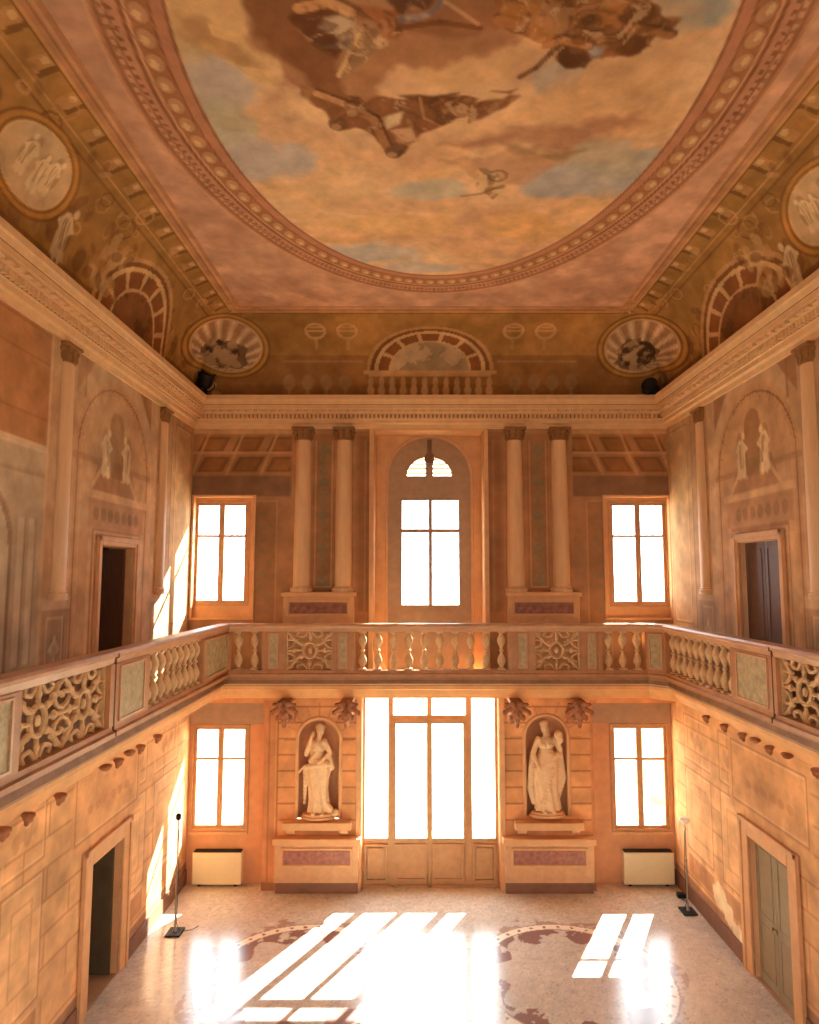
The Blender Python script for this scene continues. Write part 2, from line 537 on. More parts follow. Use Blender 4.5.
# ---- far wall
def paint_back(U, V):
    base = (198, 138, 90)
    cv = Canvas(U, V, base)
    up = V > GF
    # lower storey: warm ochre
    cv.mix((~up) * 1.0, (224, 152, 92))
    # --- upper bays beside the columns
    for a, b in ((X(190), X(294)), (X(570), X(674))):
        cv.rect(a, b, Z(476), Z(424), (178, 120, 74))
        cv.rect(a, b, Z(497), Z(476), (142, 100, 74))
        cv.rect(a, b, GF, Z(497), (176, 122, 82))
        # painted coffers seen in steep perspective
        mid = (a + b) / 2; sgn = -1 if a < 0 else 1
        for r in range(2):
            z0 = Z(472 - r * 20); z1 = Z(457 - r * 20)
            for k in range(3):
                w = (b - a) / 3
                u0 = a + k * w + 0.10; u1 = u0 + w - 0.2; sh = -sgn * 0.18
                cv.poly([(u0, z0), (u1, z0), (u1 + sh, z1), (u0 + sh, z1)], (132, 84, 50), 0.85)
                cv.poly([(u0 + .10, z0 + .05), (u1 - .10, z0 + .05), (u1 - .10 + sh, z1 - .05), (u0 + .10 + sh, z1 - .05)], (166, 104, 56), 0.8)
        for k in range(4):
            u = a + (b - a) * k / 3
            cv.line((u, Z(474)), (u - sgn * 0.4, Z(432)), 0.06, (208, 150, 96), 0.8)
        cv.rect(a, b, Z(454), Z(451), (208, 150, 96), 0.7)
        cv.rect(a, b, Z(434), Z(429), (216, 160, 106), 0.8)
        # painted pilaster with faded scrolls next to the windows
        for u in (a + (b - a) * 0.72 if a < 0 else a + (b - a) * 0.28,):
            cv.rect(u - .28, u + .28, GF, Z(500), (160, 108, 70), 0.6)
            cv.frame(u - .28, u + .28, GF, Z(500), .03, (204, 148, 100), 0.7)
            for k in range(9):
                cv.ell(u + 0.07 * math.sin(k * 2), Z(610) + k * 0.28, 0.10, 0.09, (138, 116, 84), 0.5)
    # --- order behind the columns
    for a, b in ((X(290), X(356)), (X(504), X(574))):
        cv.rect(a, b, GF, WT, (186, 126, 80))
        m_ = (a + b) / 2
        cv.rect(m_ - .26, m_ + .26, Z(592), Z(434), (168, 112, 72))
        cv.frame(m_ - .22, m_ + .22, Z(588), Z(440), .03, (206, 148, 98), 0.9)
        for k in range(13):      # painted candelabrum in grey green
            z = Z(582) + k * 0.265
            cv.ell(m_ + 0.03 * math.sin(k * 1.7), z, 0.05 + 0.07 * (k % 3 == 0), 0.11, (136, 122, 92), 0.75)
            for s_ in (-1, 1):
                cv.path([(m_, z), (m_ + s_ * .10, z + .07), (m_ + s_ * .05, z + .16)], 0.025, (146, 134, 100), 0.7)
    # --- strips beside the central recess
    for a, b in ((X(356), X(374)), (X(484), X(504))):
        cv.rect(a, b, GF, WT, (172, 114, 72))
        cv.rect(a + .06, b - .06, Z(612), Z(436), (158, 102, 64), 0.9)
        cv.line(((a + b) / 2, Z(610)), ((a + b) / 2, Z(440)), .03, (198, 140, 92), 0.7)
    cv.rect(X(356), X(504), Z(431), WT, (200, 146, 98))
    # --- lower storey
    lo0, lo1 = 0.0, GC + .3
    blocks(cv, XG(276), XG(360), Z(838), Z(700), 40, 0.365, (164, 100, 56), 0.9, 0.042, False)
    blocks(cv, XG(502), XG(591), Z(838), Z(700), 40, 0.365, (164, 100, 56), 0.9, 0.042, False)
    for cx, r, z0, z1 in niches:     # voussoir joints round the niche heads
        for k in range(9):
            t = PI * k / 8
            zs = z1 - r
            cv.line((cx + r * math.cos(t), zs + r * math.sin(t)), (cx + (r + .30) * math.cos(t), zs + (r + .34) * math.sin(t)), .02, (176, 108, 62), 0.7)
    for a, b in ((XG(262), XG(275)), (XG(591), XG(598))):
        cv.rect(a, b, 0, Z(700), (204, 132, 80), 0.9)
        cv.line(((a + b) / 2, .2), ((a + b) / 2, Z(708)), .03, (170, 104, 62), 0.8)
    cv.rect(XG(262), XG(600), 0, Z(882), (150, 98, 72), 0.8)
    cv.mottle(0.13, 0.9, 21)
    cv.mottle(0.10, 4.0, 33)
    return cv.c


hx = sorted({e for h in back_holes for e in h[:2]}); hz = sorted({e for h in back_holes for e in h[2:]})
wall_back = grid_mesh('wall_back', lines(XL, XR, STEP, hx), lines(0, WT + .3, STEP, hz),
                      lambda U, V: np.stack([U, np.zeros_like(U), V], -1), not_in(back_holes, niches), paint_back, M['fresco'])
wall_back['label'] = 'frescoed far wall with two storeys of windows and niches'


# ---- side walls (u = distance from camera plane d, v = z); d = D + y
LOW_DOOR = {'L': (11.33, 12.49, 0.0, 2.34), 'R': (11.10, 12.39, 0.0, 2.41)}
UP_DOOR = {'L': (11.17, 12.44, GF, EZ + .56), 'R': (10.89, 12.25, GF, EZ + .65)}


def paint_side(side):
    def f(U, V):
        d = U + D      # u is y; work in distance from the camera
        cv = Canvas(d, V, (206, 152, 108))
        up = V > GF
        cv.mix(up * 1.0, (204, 160, 122))
        cv.mix((~up) * 1.0, (222, 164, 110))
        uc = 11.62
        # ---- upper storey
        # architrave strips and bays
        for a, b in ((9.45, 10.45), (13.4, 14.25), (5.2, 6.2)):
            cv.rect(a, b, GF, WT, (190, 142, 102), 0.8)
            cv.line((a, GF), (a, WT), .05, (214, 166, 122), 0.8)
            cv.line((b, GF), (b, WT), .05, (150, 102, 68), 0.8)
        cv.rect(14.3, 15.6, GF, WT, (196, 146, 100), 0.9)
        cv.frame(14.45, 15.45, GF + 1.2, WT - .3, .05, (164, 114, 72), 0.9, (222, 176, 128))
        for k in range(16):
            cv.ell(14.95 + .16 * math.sin(k * 1.9), 6.9 + k * .22, .20, .13, (160, 124, 84), 0.35)
        # great arch round the doorway
        sp = EZ + 2.0
        r = np.hypot(d - uc, V - sp)
        inside = ((r < 1.48) & (V > sp)) | ((np.abs(d - uc) < 1.48) & (V <= sp) & up)
        cv.mix(inside * 0.8, (196, 142, 98))
        for rr, w, c_ in ((1.45, .07, (206, 152, 106)), (1.33, .04, (150, 98, 62)), (1.2, .06, (204, 150, 104))):
            ringm = ((np.abs(r - rr) < w / 2) & (V > sp)) | ((np.abs(np.abs(d - uc) - rr) < w / 2) & (V <= sp) & up)
            cv.mix(ringm * 0.95, c_)
        for k in range(13):
            t = PI * k / 12
            cv.line((uc + 1.2 * math.cos(t), sp + 1.2 * math.sin(t)), (uc + 1.33 * math.cos(t), sp + 1.33 * math.sin(t)), .02, (154, 102, 66), 0.7)
        cv.poly([(uc - 1.45, WT - .1), (uc - 1.45, sp + .95), (uc - .85, WT - .1)], (164, 112, 74), 0.8)
        cv.poly([(uc + 1.45, WT - .1), (uc + 1.45, sp + .95), (uc + .85, WT - .1)], (164, 112, 74), 0.8)
        cv.rect(uc - 1.5, uc + 1.5, sp - .08, sp + .03, (160, 108, 70), 0.5)
        # doorcase with broken pediment and two pale figures
        dn0, dn1, _, dt = UP_DOOR[side]
        cv.rect(dn0 - .42, dn1 + .42, GF, dt + .1, (210, 162, 120), 0.9)
        cv.frame(dn0 - .30, dn1 + .30, GF - .4, dt + .28, .07, (160, 108, 74), 0.8, (224, 178, 134))
        cv.rect(dn0 - .45, dn1 + .45, dt + .28, dt + .78, (184, 130, 90), 0.9)
        for k in range(7): cv.ell(dn0 - .2 + k * .26, dt + .52, .10, .12, (150, 104, 70), 0.7)
        cv.rect(dn0 - .55, dn1 + .55, dt + .78, dt + .92, (214, 162, 116), 0.9)
        cv.poly([(uc - .85, dt + .92), (uc + .85, dt + .92), (uc + .6, dt + 1.5), (uc - .6, dt + 1.5)], (172, 116, 76), 0.9)
        cv.path([(uc - .85, dt + .95), (uc - .55, dt + 1.28), (uc - .25, dt + 1.2)], .08, (212, 160, 112), 0.9)
        cv.path([(uc + .85, dt + .95), (uc + .55, dt + 1.28), (uc + .25, dt + 1.2)], .08, (212, 160, 112), 0.9)
        cv.rect(uc - .28, uc + .28, dt + 1.2, dt + 2.1, (152, 104, 66), 0.8)
        cv.ell(uc, dt + 2.1, .28, .3, (152, 104, 66), 0.8)
        figure(cv, uc - .38, dt + 1.62, .95, (226, 190, 146), (140, 96, 62), 0.25, 1)
        figure(cv, uc + .42, dt + 1.62, .95, (220, 182, 138), (140, 96, 62), -0.25, 2)
        # faded grey dado
        cv.rect(0, 15.6, GF, GF + .9, (180, 144, 114), 0.6)
        cv.line((0, GF + .92), (15.6, GF + .92), .05, (206, 164, 126), 0.7)
        for c0 in (9.87, 13.73):
            cv.rect(c0 - .36, c0 + .36, GF + .3, 6.80, (172, 130, 98), 0.9)
            cv.rect(c0 - .42, c0 + .42, 6.62, 6.79, (206, 164, 126), 0.9)
            cv.frame(c0 - .25, c0 + .25, GF + .5, 6.50, .03, (144, 104, 76), 0.9, (210, 170, 130))
            figure(cv, c0, 5.95, .65, (210, 174, 136), (140, 104, 78), 0, 5)
        # next bay: grey aedicule under a plain ochre field
        cv.rect(6.3, 9.4, 8.93, WT, (176, 112, 62), 0.85)
        blocks(cv, 6.3, 9.4, 8.93, WT, 1.1, .42, (150, 92, 52), 0.5)
        cv.rect(6.3, 9.4, GF + .9, 8.93, (186, 158, 130), 0.8)
        cv.line((6.3, 8.93), (9.4, 8.93), .10, (214, 182, 148), 0.8)
        cv.line((6.3, 8.55), (9.4, 8.55), .04, (150, 114, 86), 0.6)
        uc2 = 7.85
        r2 = np.hypot(d - uc2, V - 7.5)
        in2 = ((r2 < .8) & (V > 7.5)) | ((np.abs(d - uc2) < .8) & (V <= 7.5) & (V > GF + .9))
        cv.mix(in2 * 0.85, (206, 180, 150))
        rg = ((np.abs(r2 - .84) < .05) & (V > 7.5)) | ((np.abs(np.abs(d - uc2) - .84) < .05) & (V <= 7.5) & (V > GF + .9))
        cv.mix(rg * 0.8, (144, 108, 80))
        for c0 in (8.9, 9.15, 6.55):
            cv.rect(c0 - .07, c0 + .07, 5.9, 7.9, (216, 186, 152), 0.9)
            cv.line((c0 + .09, 5.9), (c0 + .09, 7.9), .03, (136, 100, 74), 0.7)
        # ---- lower storey: painted ashlar and framed panels
        blocks(cv, 0, 15.7, 0.55, GC + .1, 1.25, 0.46, (176, 116, 70), 0.6, 0.034)
        cv.rect(0, 15.98, GC - .25, GB + .4, (230, 168, 108), 0.8)
        for a, b in ((12.6, 13.5), (13.9, 15.2), (8.9, 9.9), (7.4, 8.6), (5.9, 7.1)):
            cv.rect(a, b, 1.15, 2.9, (226, 170, 116), 0.7)
            cv.frame(a, b, 1.15, 2.9, .045, (184, 124, 80), 0.9, (238, 188, 136))
            cv.frame(a + .25, b - .25, 1.45, 2.6, .03, (196, 138, 90), 0.7)
            cv.frame(a, b, 3.05, GC - .35, .04, (186, 126, 80), 0.8, (236, 186, 134))
            for k in range(4): cv.ell((a + b) / 2 + (k - 1.5) * .14, 3.5 + .1 * (k % 2), .09, .13, (190, 138, 94), 0.6)
            cv.rect(a, b, .62, 1.02, (176, 116, 78), 0.55)
            cv.frame(a, b, .58, 1.06, .03, (232, 180, 130), 0.7)
        ld0, ld1, _, lt = LOW_DOOR[side]
        cv.rect(ld0 - .7, ld1 + .7, lt + .35, GC - .25, (220, 158, 104), 0.85)
        cv.frame(ld0 - .6, ld1 + .6, lt + .5, GC - .38, .05, (184, 124, 78), 0.9, (238, 188, 138))
        cv.ell((ld0 + ld1) / 2, lt + .95, .35, .22, (196, 136, 88), 0.35)
        for k in range(6): cv.ell(ld0 - .1 + k * .27, lt + .93, .10, .08, (196, 134, 86), 0.7)
        cv.rect(0, 15.98, 0, .50, (156, 108, 86), 0.75)
        cv.line((0, .52), (15.98, .52), .04, (222, 166, 118), 0.8)
        if side == 'R':    # flaked patches above the skirting
            for k, (a, z) in enumerate(((13.4, .55), (13.0, .42), (13.75, .75), (12.7, .35))):
                n = fbm(d, V, 60 + k, 4, 3.0)
                cv.mix((cv.rho(a, z, .3, .22) + (n - .5) * 1.4 < 0.9) * 0.85, (236, 206, 170))
        cv.mottle(0.18, 0.7, 41 + (side == 'R') * 5)
        cv.mottle(0.55 if side == 'L' else 0.35, 0.6, 77 + (side == 'R') * 5, (186, 152, 124)) if False else None
        n = fbm(d, V, 91 + (side == 'R') * 7, 5, 0.55)
        cv.mix(np.clip((n - .45) * 3, 0, 1) * up * (0.45 if side == 'L' else 0.3), (200, 166, 134))
        cv.mottle(0.14, 3.5, 55)
        return cv.c
    return f


def door_holes(side):
    hs = []
    for h in (LOW_DOOR[side], UP_DOOR[side]):
        hs.append((h[0] - D, h[1] - D, h[2], h[3]))
    return hs


for side, xw in (('L', XL), ('R', XR)):
    hs = door_holes(side)
    w = grid_mesh('wall_left' if side == 'L' else 'wall_right',
                  lines(YF, WR, 0.036, [e for h in hs for e in h[:2]] + [0.0]), lines(0, WT + .3, 0.036, [e for h in hs for e in h[2:]]),
                  (lambda xw: lambda U, V: np.stack([np.full_like(U, xw), U, V], -1))(xw), not_in(hs), paint_side(side), M['fresco'])
    w['label'] = 'frescoed %s side wall with painted columns and arches' % ('left' if side == 'L' else 'right')


# ---- wall behind the camera, with unseen windows added to bring in light from the near end
front_holes = [(XC - 1.2, XC + 1.2, 0.9, 4.2), (XL + .6, XL + 1.8, 1.5, 3.9), (XR - 1.8, XR - .6, 1.5, 3.9),
               (XC - .7, XC + .7, 6.8, 9.6), (XL + .6, XL + 1.8, 6.9, 9.2), (XR - 1.8, XR - .6, 6.9, 9.2)]
grid_mesh('wall_front', lines(XL, XR, .12, [e for h in front_holes for e in h[:2]]), lines(0, WT + .3, .12, [e for h in front_holes for e in h[2:]]),
          lambda U, V: np.stack([U, np.full_like(U, YF), V], -1), not_in(front_holes),
          lambda U, V: Canvas(U, V, (214, 158, 108)).c, M['fresco'])


# ---- floor
TERR = mat('polished terrazzo', attr=True, rough=0.2, var=0.05, scale=20, spec=0.5)
TERR.node_tree.nodes['Principled BSDF'].inputs['IOR'].default_value = 1.95
def paint_floor(U, V):
    cv = Canvas(U, V, (202, 190, 184))
    cv.mottle(0.06, 6, 12); cv.mottle(0.08, 14, 13); cv.mottle(0.07, 0.8, 14)
    r = np.random.RandomState(4).rand(*U.shape)
    cv.mul(r > .93, 0.86); cv.mul(r < .05, 1.08)
    # scrolled border: four lobes, pale band with dark studs between wine-coloured leaves
    yc = -7.8
    for sx in (-1, 1):
        for sy in (-1, 1):
            cx, cy = XC + sx * 2.43, yc + sy * 4.56
            x, y = U - cx, V - cy
            rr = np.hypot(x, y); an = np.arctan2(y, x)
            outer = (x * sx > -1.3) & (y * sy > -1.3)
            leaf = (rr > 1.30 + .16 * np.sin(an * 9)) & (rr < 1.60) & outer & (fbm(U, V, 8, 3, 5) > .36)
            cv.mix(leaf * .9, (132, 90, 90))
            cv.mix((np.abs(rr - 1.70) < .10) * outer * 1.0, (238, 226, 212))
            for e_ in (1.60, 1.80): cv.mix((np.abs(rr - e_) < .016) * outer * .8, (150, 112, 104))
            stud = (((an * 1.7 / .28) % 1) < .22) & (np.abs(rr - 1.70) < .035) & outer
            cv.mix(stud * .9, (130, 92, 90))
            leaf2 = (rr > 1.82) & (rr < 1.98 + .12 * np.sin(an * 7 + 1)) & outer & (fbm(U, V, 18, 3, 5) > .52)
            cv.mix(leaf2 * .7, (160, 122, 116))
    for sy in (-1, 1):
        y = V - (yc + sy * 5.6)
        cv.mix((np.abs(y) < .09) * (np.abs(U - XC) < 1.1) * .9, (238, 226, 212))
    return cv.c


floor = grid_mesh('floor', lines(XL, XR, .028), lines(YF, WR, .028), lambda U, V: np.stack([U, V, np.zeros_like(U)], -1), None,
                  paint_floor, TERR)
floor['label'] = 'polished terrazzo floor with scrolled inlaid border'


# ---- vault: cove springing behind the cornice, flat centre
Q0, Q1 = .12, 1.45
CZ0 = EZ + 4.25
def ins(t): return Q0 + (Q1 - Q0) * (1 - np.cos(t))
def cz(t): return CZ0 + (CZ - CZ0) * np.sin(t)


def cove_at(side, px, py):
    """point of the cove met by a sight line: returns (distance along, angle up the cove)"""
    t = np.linspace(0, PI / 2, 600)
    H = cz(t) - EZ
    if side == 'B':
        a, b, c = sight(px, py)
        k = int(np.argmin(np.abs(H / (D - ins(t)) - c / b)))
        return a * (D - ins(t[k])) / b, t[k]
    w = -XL if side == 'L' else XR
    a, b, c = sight(px, py)
    k = int(np.argmin(np.abs(H / (w - ins(t)) - c / abs(a))))
    return (w - ins(t[k])) * b / abs(a) - D, t[k]


KV = 1.62      # metres of arc per radian


def paint_cove(side):
    def f(U, T):
        if side in 'BF': u = XC + (U - .5) * ((XR - XL) - 2 * ins(T))
        else: u = (YF + ins(T)) + U * ((-YF) - 2 * ins(T))
        V = T * KV
        top = PI / 2 * KV
        cv = Canvas(u, V, (172, 118, 54))
        cv.mottle(0.22, .9, 31)
        end = 0.0
        # entablature border along the top of the cove
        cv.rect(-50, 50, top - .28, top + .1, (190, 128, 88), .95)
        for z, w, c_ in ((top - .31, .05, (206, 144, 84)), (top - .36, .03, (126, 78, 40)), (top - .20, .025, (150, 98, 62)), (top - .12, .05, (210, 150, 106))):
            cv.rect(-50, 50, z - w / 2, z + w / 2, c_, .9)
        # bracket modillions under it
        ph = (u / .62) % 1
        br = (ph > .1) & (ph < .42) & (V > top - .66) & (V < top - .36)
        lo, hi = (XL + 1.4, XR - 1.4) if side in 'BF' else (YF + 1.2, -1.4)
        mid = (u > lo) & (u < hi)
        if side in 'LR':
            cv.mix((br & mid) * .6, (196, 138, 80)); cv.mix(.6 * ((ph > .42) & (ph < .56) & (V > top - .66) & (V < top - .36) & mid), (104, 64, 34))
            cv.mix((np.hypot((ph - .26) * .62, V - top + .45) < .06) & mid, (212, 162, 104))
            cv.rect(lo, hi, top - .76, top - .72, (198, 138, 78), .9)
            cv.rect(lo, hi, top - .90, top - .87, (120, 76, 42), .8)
            R = random.Random(19)
            for k in range(150):
                uu, vv = YF + 1 + R.random() * 14.5, .4 + R.random() * (top - 1.0)
                q_ = .07 + .12 * R.random()
                if k % 2: cv.ering(uu, vv, q_, q_ * (.6 + .5 * R.random()), .035, R.choice([(206, 152, 88), (112, 70, 38), (190, 134, 74)]), .55)
                else: cv.ell(uu, vv, q_, q_ * .5, R.choice([(204, 150, 90), (118, 74, 42), (150, 98, 54)]), .45, rot=R.random() * 3)
            # swags and carved scrolls on the dado of the vault
            for k in range(40):
                uu = YF + .8 + k * .39
                cv.ell(uu, .55 + .12 * math.sin(k * 2.1), .13, .20, (186, 132, 76) if k % 2 else (120, 76, 44), .55, rot=.5 * math.sin(k))
        cv.rect(-50, 50, 0, .35, (130, 82, 46), .7)

        def lunette(c0, w, h, v0, ribs=7, sky=(196, 150, 104), ri=.62):
            cv.rect(c0 - w - .28, c0 + w + .28, v0 - .12, v0, (206, 150, 92), .9)
            r = cv.rho(c0, v0, w, h)
            abv = (V > v0)
            cv.mix((r < 1.28) & abv, (192, 136, 78)); cv.mix((r < 1.2) & abv, (136, 84, 44)); cv.mix((r < 1.12) & abv, (212, 162, 104))
            cv.mix((r < 1.04) & abv, (144, 84, 44))
            an = np.arctan2((V - v0) / h, (u - c0) / w)
            for k in range(1, ribs):
                cv.mix((np.abs(an - PI * k / ribs) < .045) & (r < 1.04) & (r > ri) & abv, (206, 154, 100))
            cv.mix((r < ri + .05) & abv, (206, 154, 100)); cv.mix((r < ri) & abv, sky)
            cv.mix((r < ri) & abv & (fbm(u, V, 15, 4, 3) > .55), tuple(c * .85 for c in sky))

        def medallion(c0, v0, ru, rv, shell=True, seed=1):
            cv.ell(c0, v0, ru * 1.34, rv * 1.34, (118, 74, 38), .6)
            cv.ell(c0, v0, ru * 1.27, rv * 1.27, (196, 132, 48), .95)
            cv.ell(c0, v0, ru * 1.14, rv * 1.14, (140, 88, 36), .9)
            cv.ell(c0, v0, ru * 1.06, rv * 1.06, (222, 178, 120), .95)
            cv.ell(c0, v0, ru, rv, (206, 166, 124), 1)
            if shell:
                an = np.arctan2((V - v0 + rv * .8) / rv, (u - c0 + ru * .1) / ru)
                r = cv.rho(c0, v0, ru, rv)
                cv.mix((np.sin(an * 22) > .1) & (r < .97), (168, 118, 80))
                cv.mix((r < .97) & (np.sin(an * 22) < -.75), (228, 192, 150))
                R = random.Random(seed)
                for k in range(16):
                    cv.ell(c0 + (R.random() - .5) * ru * .8, v0 - rv * .35 + (R.random() - .5) * rv * .8, ru * .14, rv * .12,
                           R.choice([(88, 64, 50), (150, 108, 72), (196, 152, 104), (110, 84, 62)]), .8, rot=R.random() * 3)
            else:
                for k, (a, b) in enumerate(((-.3, .1), (.15, -.05), (.45, .15))):
                    figure(cv, c0 + a * ru, v0 + b * rv, 1.35 * rv, (230, 196, 150), (150, 110, 76), .3 * (k - 1), k + seed)

        if side == 'B':
            cv.rect(-50, 50, KV * .22, KV * .62, (138, 88, 52), .55)
            uc_, t0 = cove_at('B', 430, 371)
            ul, _ = cove_at('B', 388, 371); _, tt = cove_at('B', 430, 343)
            lunette(uc_, (uc_ - ul) * 1.18, (tt - t0) * KV * 1.32, t0 * KV, 7, (196, 156, 116), .78)
            _, tb = cove_at('B', 430, 392); _, tb1 = cove_at('B', 430, 373)
            cv.rect(uc_ - 1.6, uc_ + 1.6, tb1 * KV - .03, tb1 * KV + .05, (206, 150, 96), .9)
            for k in range(12):       # painted balusters below the lunette
                uu = uc_ - 1.43 + k * .26
                cv.ell(uu, tb1 * KV - .20, .065, .12, (196, 144, 94), .95); cv.ell(uu, tb1 * KV - .38, .085, .12, (196, 144, 94), .95)
            for sgn in (-1, 1):
                for k in range(4):    # faded row of vases
                    uu = uc_ + sgn * (2.05 + k * .45)
                    cv.ell(uu, tb1 * KV - .2, .15, .17, (168, 128, 88), .55); cv.rect(uu - .04, uu + .04, tb1 * KV - .5, tb1 * KV - .3, (168, 128, 88), .5)
                for k in range(2):    # carved cartouches
                    uu = uc_ + sgn * (1.95 + k * .75); vv = cove_at('B', 430, 331)[1] * KV
                    cv.ering(uu, vv, .22, .2, .06, (206, 150, 88), .9); cv.rect(uu - .2, uu + .2, vv - .03, vv + .03, (206, 150, 88), .8)
                    cv.rect(uu - .14, uu + .14, vv + .08, vv + .13, (206, 150, 88), .8); cv.line((uu, vv - .2), (uu, vv - .45), .07, (190, 138, 82), .8)
                cv.rect(uc_ + sgn * 1.6, uc_ + sgn * 3.5, KV * .52, KV * .55, (184, 128, 76), .8)
        if side in 'LR':
            fa, fb, ft = ((93, 292), (166, 352), (130, 236)) if side == 'L' else ((802, 280), (702, 352), (752, 242))
            ya, yb = cove_at(side, *fa)[0], cove_at(side, *fb)[0]
            cm, wm, hm = (ya + yb) / 2, abs(yb - ya) / 2 * .80, (cove_at(side, *ft)[1]) * KV / 1.22
            for cy_ in (cm, YF - cm): lunette(cy_, wm, hm - .1, .12, 7, (138, 84, 46), .72)
            pc = cove_at(side, *((36, 166) if side == 'L' else (822, 205)))
            for cy_ in (pc[0],):
                medallion(cy_, pc[1] * KV, .66, .46, False, 7)
                figure(cv, cy_ + 1.0, pc[1] * KV - .38, .9, (214, 176, 130), (110, 74, 46), .3, 12)
                figure(cv, cy_ - 1.1, pc[1] * KV - .1, .95, (214, 176, 130), (110, 74, 46), -.3, 13)
            R = random.Random(9)
            for k in range(30):
                cv.ell(-5.2 + R.gauss(0, .35), KV * (.3 + .5 * R.random()), .14, .09, R.choice([(196, 144, 84), (112, 70, 40), (214, 168, 106)]), .5, rot=R.random() * 3)
        shells = []
        if side in 'BLR':
            for sg, px in ((-1, 226), (1, 641)):
                if (side == 'L' and sg > 0) or (side == 'R' and sg < 0): continue
                c0, t1 = cove_at('B', px, 345)
                P3 = cove_map(side)(U, T); fi = math.radians(20) * -sg
                tx, ty = math.cos(fi), math.sin(fi)
                y0_ = -float(ins(t1))
                A_ = (P3[..., 0] - c0) * tx + (P3[..., 1] - y0_) * ty
                near = P3[..., 1] > -4
                el = math.radians(27)
                hin = (P3[..., 0] - c0) * (-ty) * -1 + (P3[..., 1] - y0_) * tx * -1      # distance inwards from the corner
                B_ = (P3[..., 2] - float(cz(t1))) * math.cos(el) + hin * math.sin(el)
                k_ = Canvas(np.where(near, A_, 99), B_, (0, 0, 0)); k_.c = cv.c
                shells.append((k_, sg))
        # leafy clusters at the hips
        R = random.Random(5)
        e0, e1 = (XL, XR) if side in 'BF' else (YF, 0)
        for k in range(60):
            s_ = R.choice([0, 1]); vv = R.random() * top
            di = float(ins(vv / KV)) + .10 + R.random() * .35
            uu = e0 + di if s_ == 0 else e1 - di
            cv.ell(uu, vv, .13, .07, R.choice([(200, 146, 84), (120, 76, 40), (180, 126, 70), (212, 160, 104)]), .6, rot=R.random() * 3)
        for k_, sg in shells:
            k_.c = cv.c
            medallion_on(k_, .80, .62, 3 if sg < 0 else 4)
            cv.c = k_.c
        cv.mottle(0.15, 3, 71)
        cv.mix(np.clip((fbm(u, V, 17, 4, .5) - .5) * 2.5, 0, 1) * .3, (182, 124, 76))
        return cv.c
    return f


def medallion_on(k, ru, rv, seed):
    k.ell(0, 0, ru * 1.26, rv * 1.26, (118, 74, 38), .7)
    k.ell(0, 0, ru * 1.2, rv * 1.2, (196, 136, 56), .95)
    k.ell(0, 0, ru * 1.1, rv * 1.1, (140, 88, 36), .9)
    k.ell(0, 0, ru * 1.04, rv * 1.04, (214, 166, 110), .95)
    k.ell(0, 0, ru, rv, (204, 160, 118), 1)
    r = k.rho(0, 0, ru, rv)
    an = np.arctan2((k.V + rv * .85) / rv, (k.U + ru * .15) / ru)
    st = np.sin(an * 26)
    k.mix((st > .15) & (r < .97), (176, 126, 86)); k.mix((r < .97) & (st < -.75), (222, 182, 138))
    n = fbm(k.U, k.V, 30 + seed, 5, 3.0)
    k.mix((np.hypot(k.U / ru + .1, (k.V / rv + .35)) < .25 + n * .7) & (r < .95), (128, 92, 66), )
    n2 = fbm(k.U, k.V, 50 + seed, 4, 6.0)
    k.mix((np.hypot(k.U / ru + .1, (k.V / rv + .35)) < .2 + n2 * .65) & (n2 > .5) & (r < .95), (178, 136, 98))
    k.mix((np.hypot(k.U / ru + .1, (k.V / rv + .35)) < .5) & (n2 < .40) & (r < .95), (82, 56, 42))


def cove_map(side):
    def f(U, T):
        i, z = ins(T), cz(T)
        if side == 'B': return np.stack([XC + (U - .5) * ((XR - XL) - 2 * i), -i, z], -1)
        if side == 'F': return np.stack([XC + (U - .5) * ((XR - XL) - 2 * i), YF + i, z], -1)
        y = (YF + i) + U * ((-YF) - 2 * i)
        return np.stack([(XL + i) if side == 'L' else (XR - i), y, z], -1)
    return f


ceiling = empty('ceiling', (0, 0, 0)); ceiling['kind'] = 'structure'; ceiling['label'] = 'frescoed vaulted ceiling with painted oval sky'
for side in 'BLRF':
    L_ = (XR - XL) if side in 'BF' else -YF
    st = .026 if side == 'B' else (.027 if side != 'F' else .12)
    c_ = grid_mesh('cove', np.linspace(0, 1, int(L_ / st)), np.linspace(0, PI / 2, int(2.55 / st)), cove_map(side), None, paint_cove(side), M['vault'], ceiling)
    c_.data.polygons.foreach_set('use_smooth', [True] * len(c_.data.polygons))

# flat centre of the vault
OA, OB, OY = 3.16, 4.90, -7.87           # the painted oval
OX = .38


def cp(px, py):
    a, b, c = sight(px, py)
    return (a / c * (CZ - EZ), b / c * (CZ - EZ) - D)


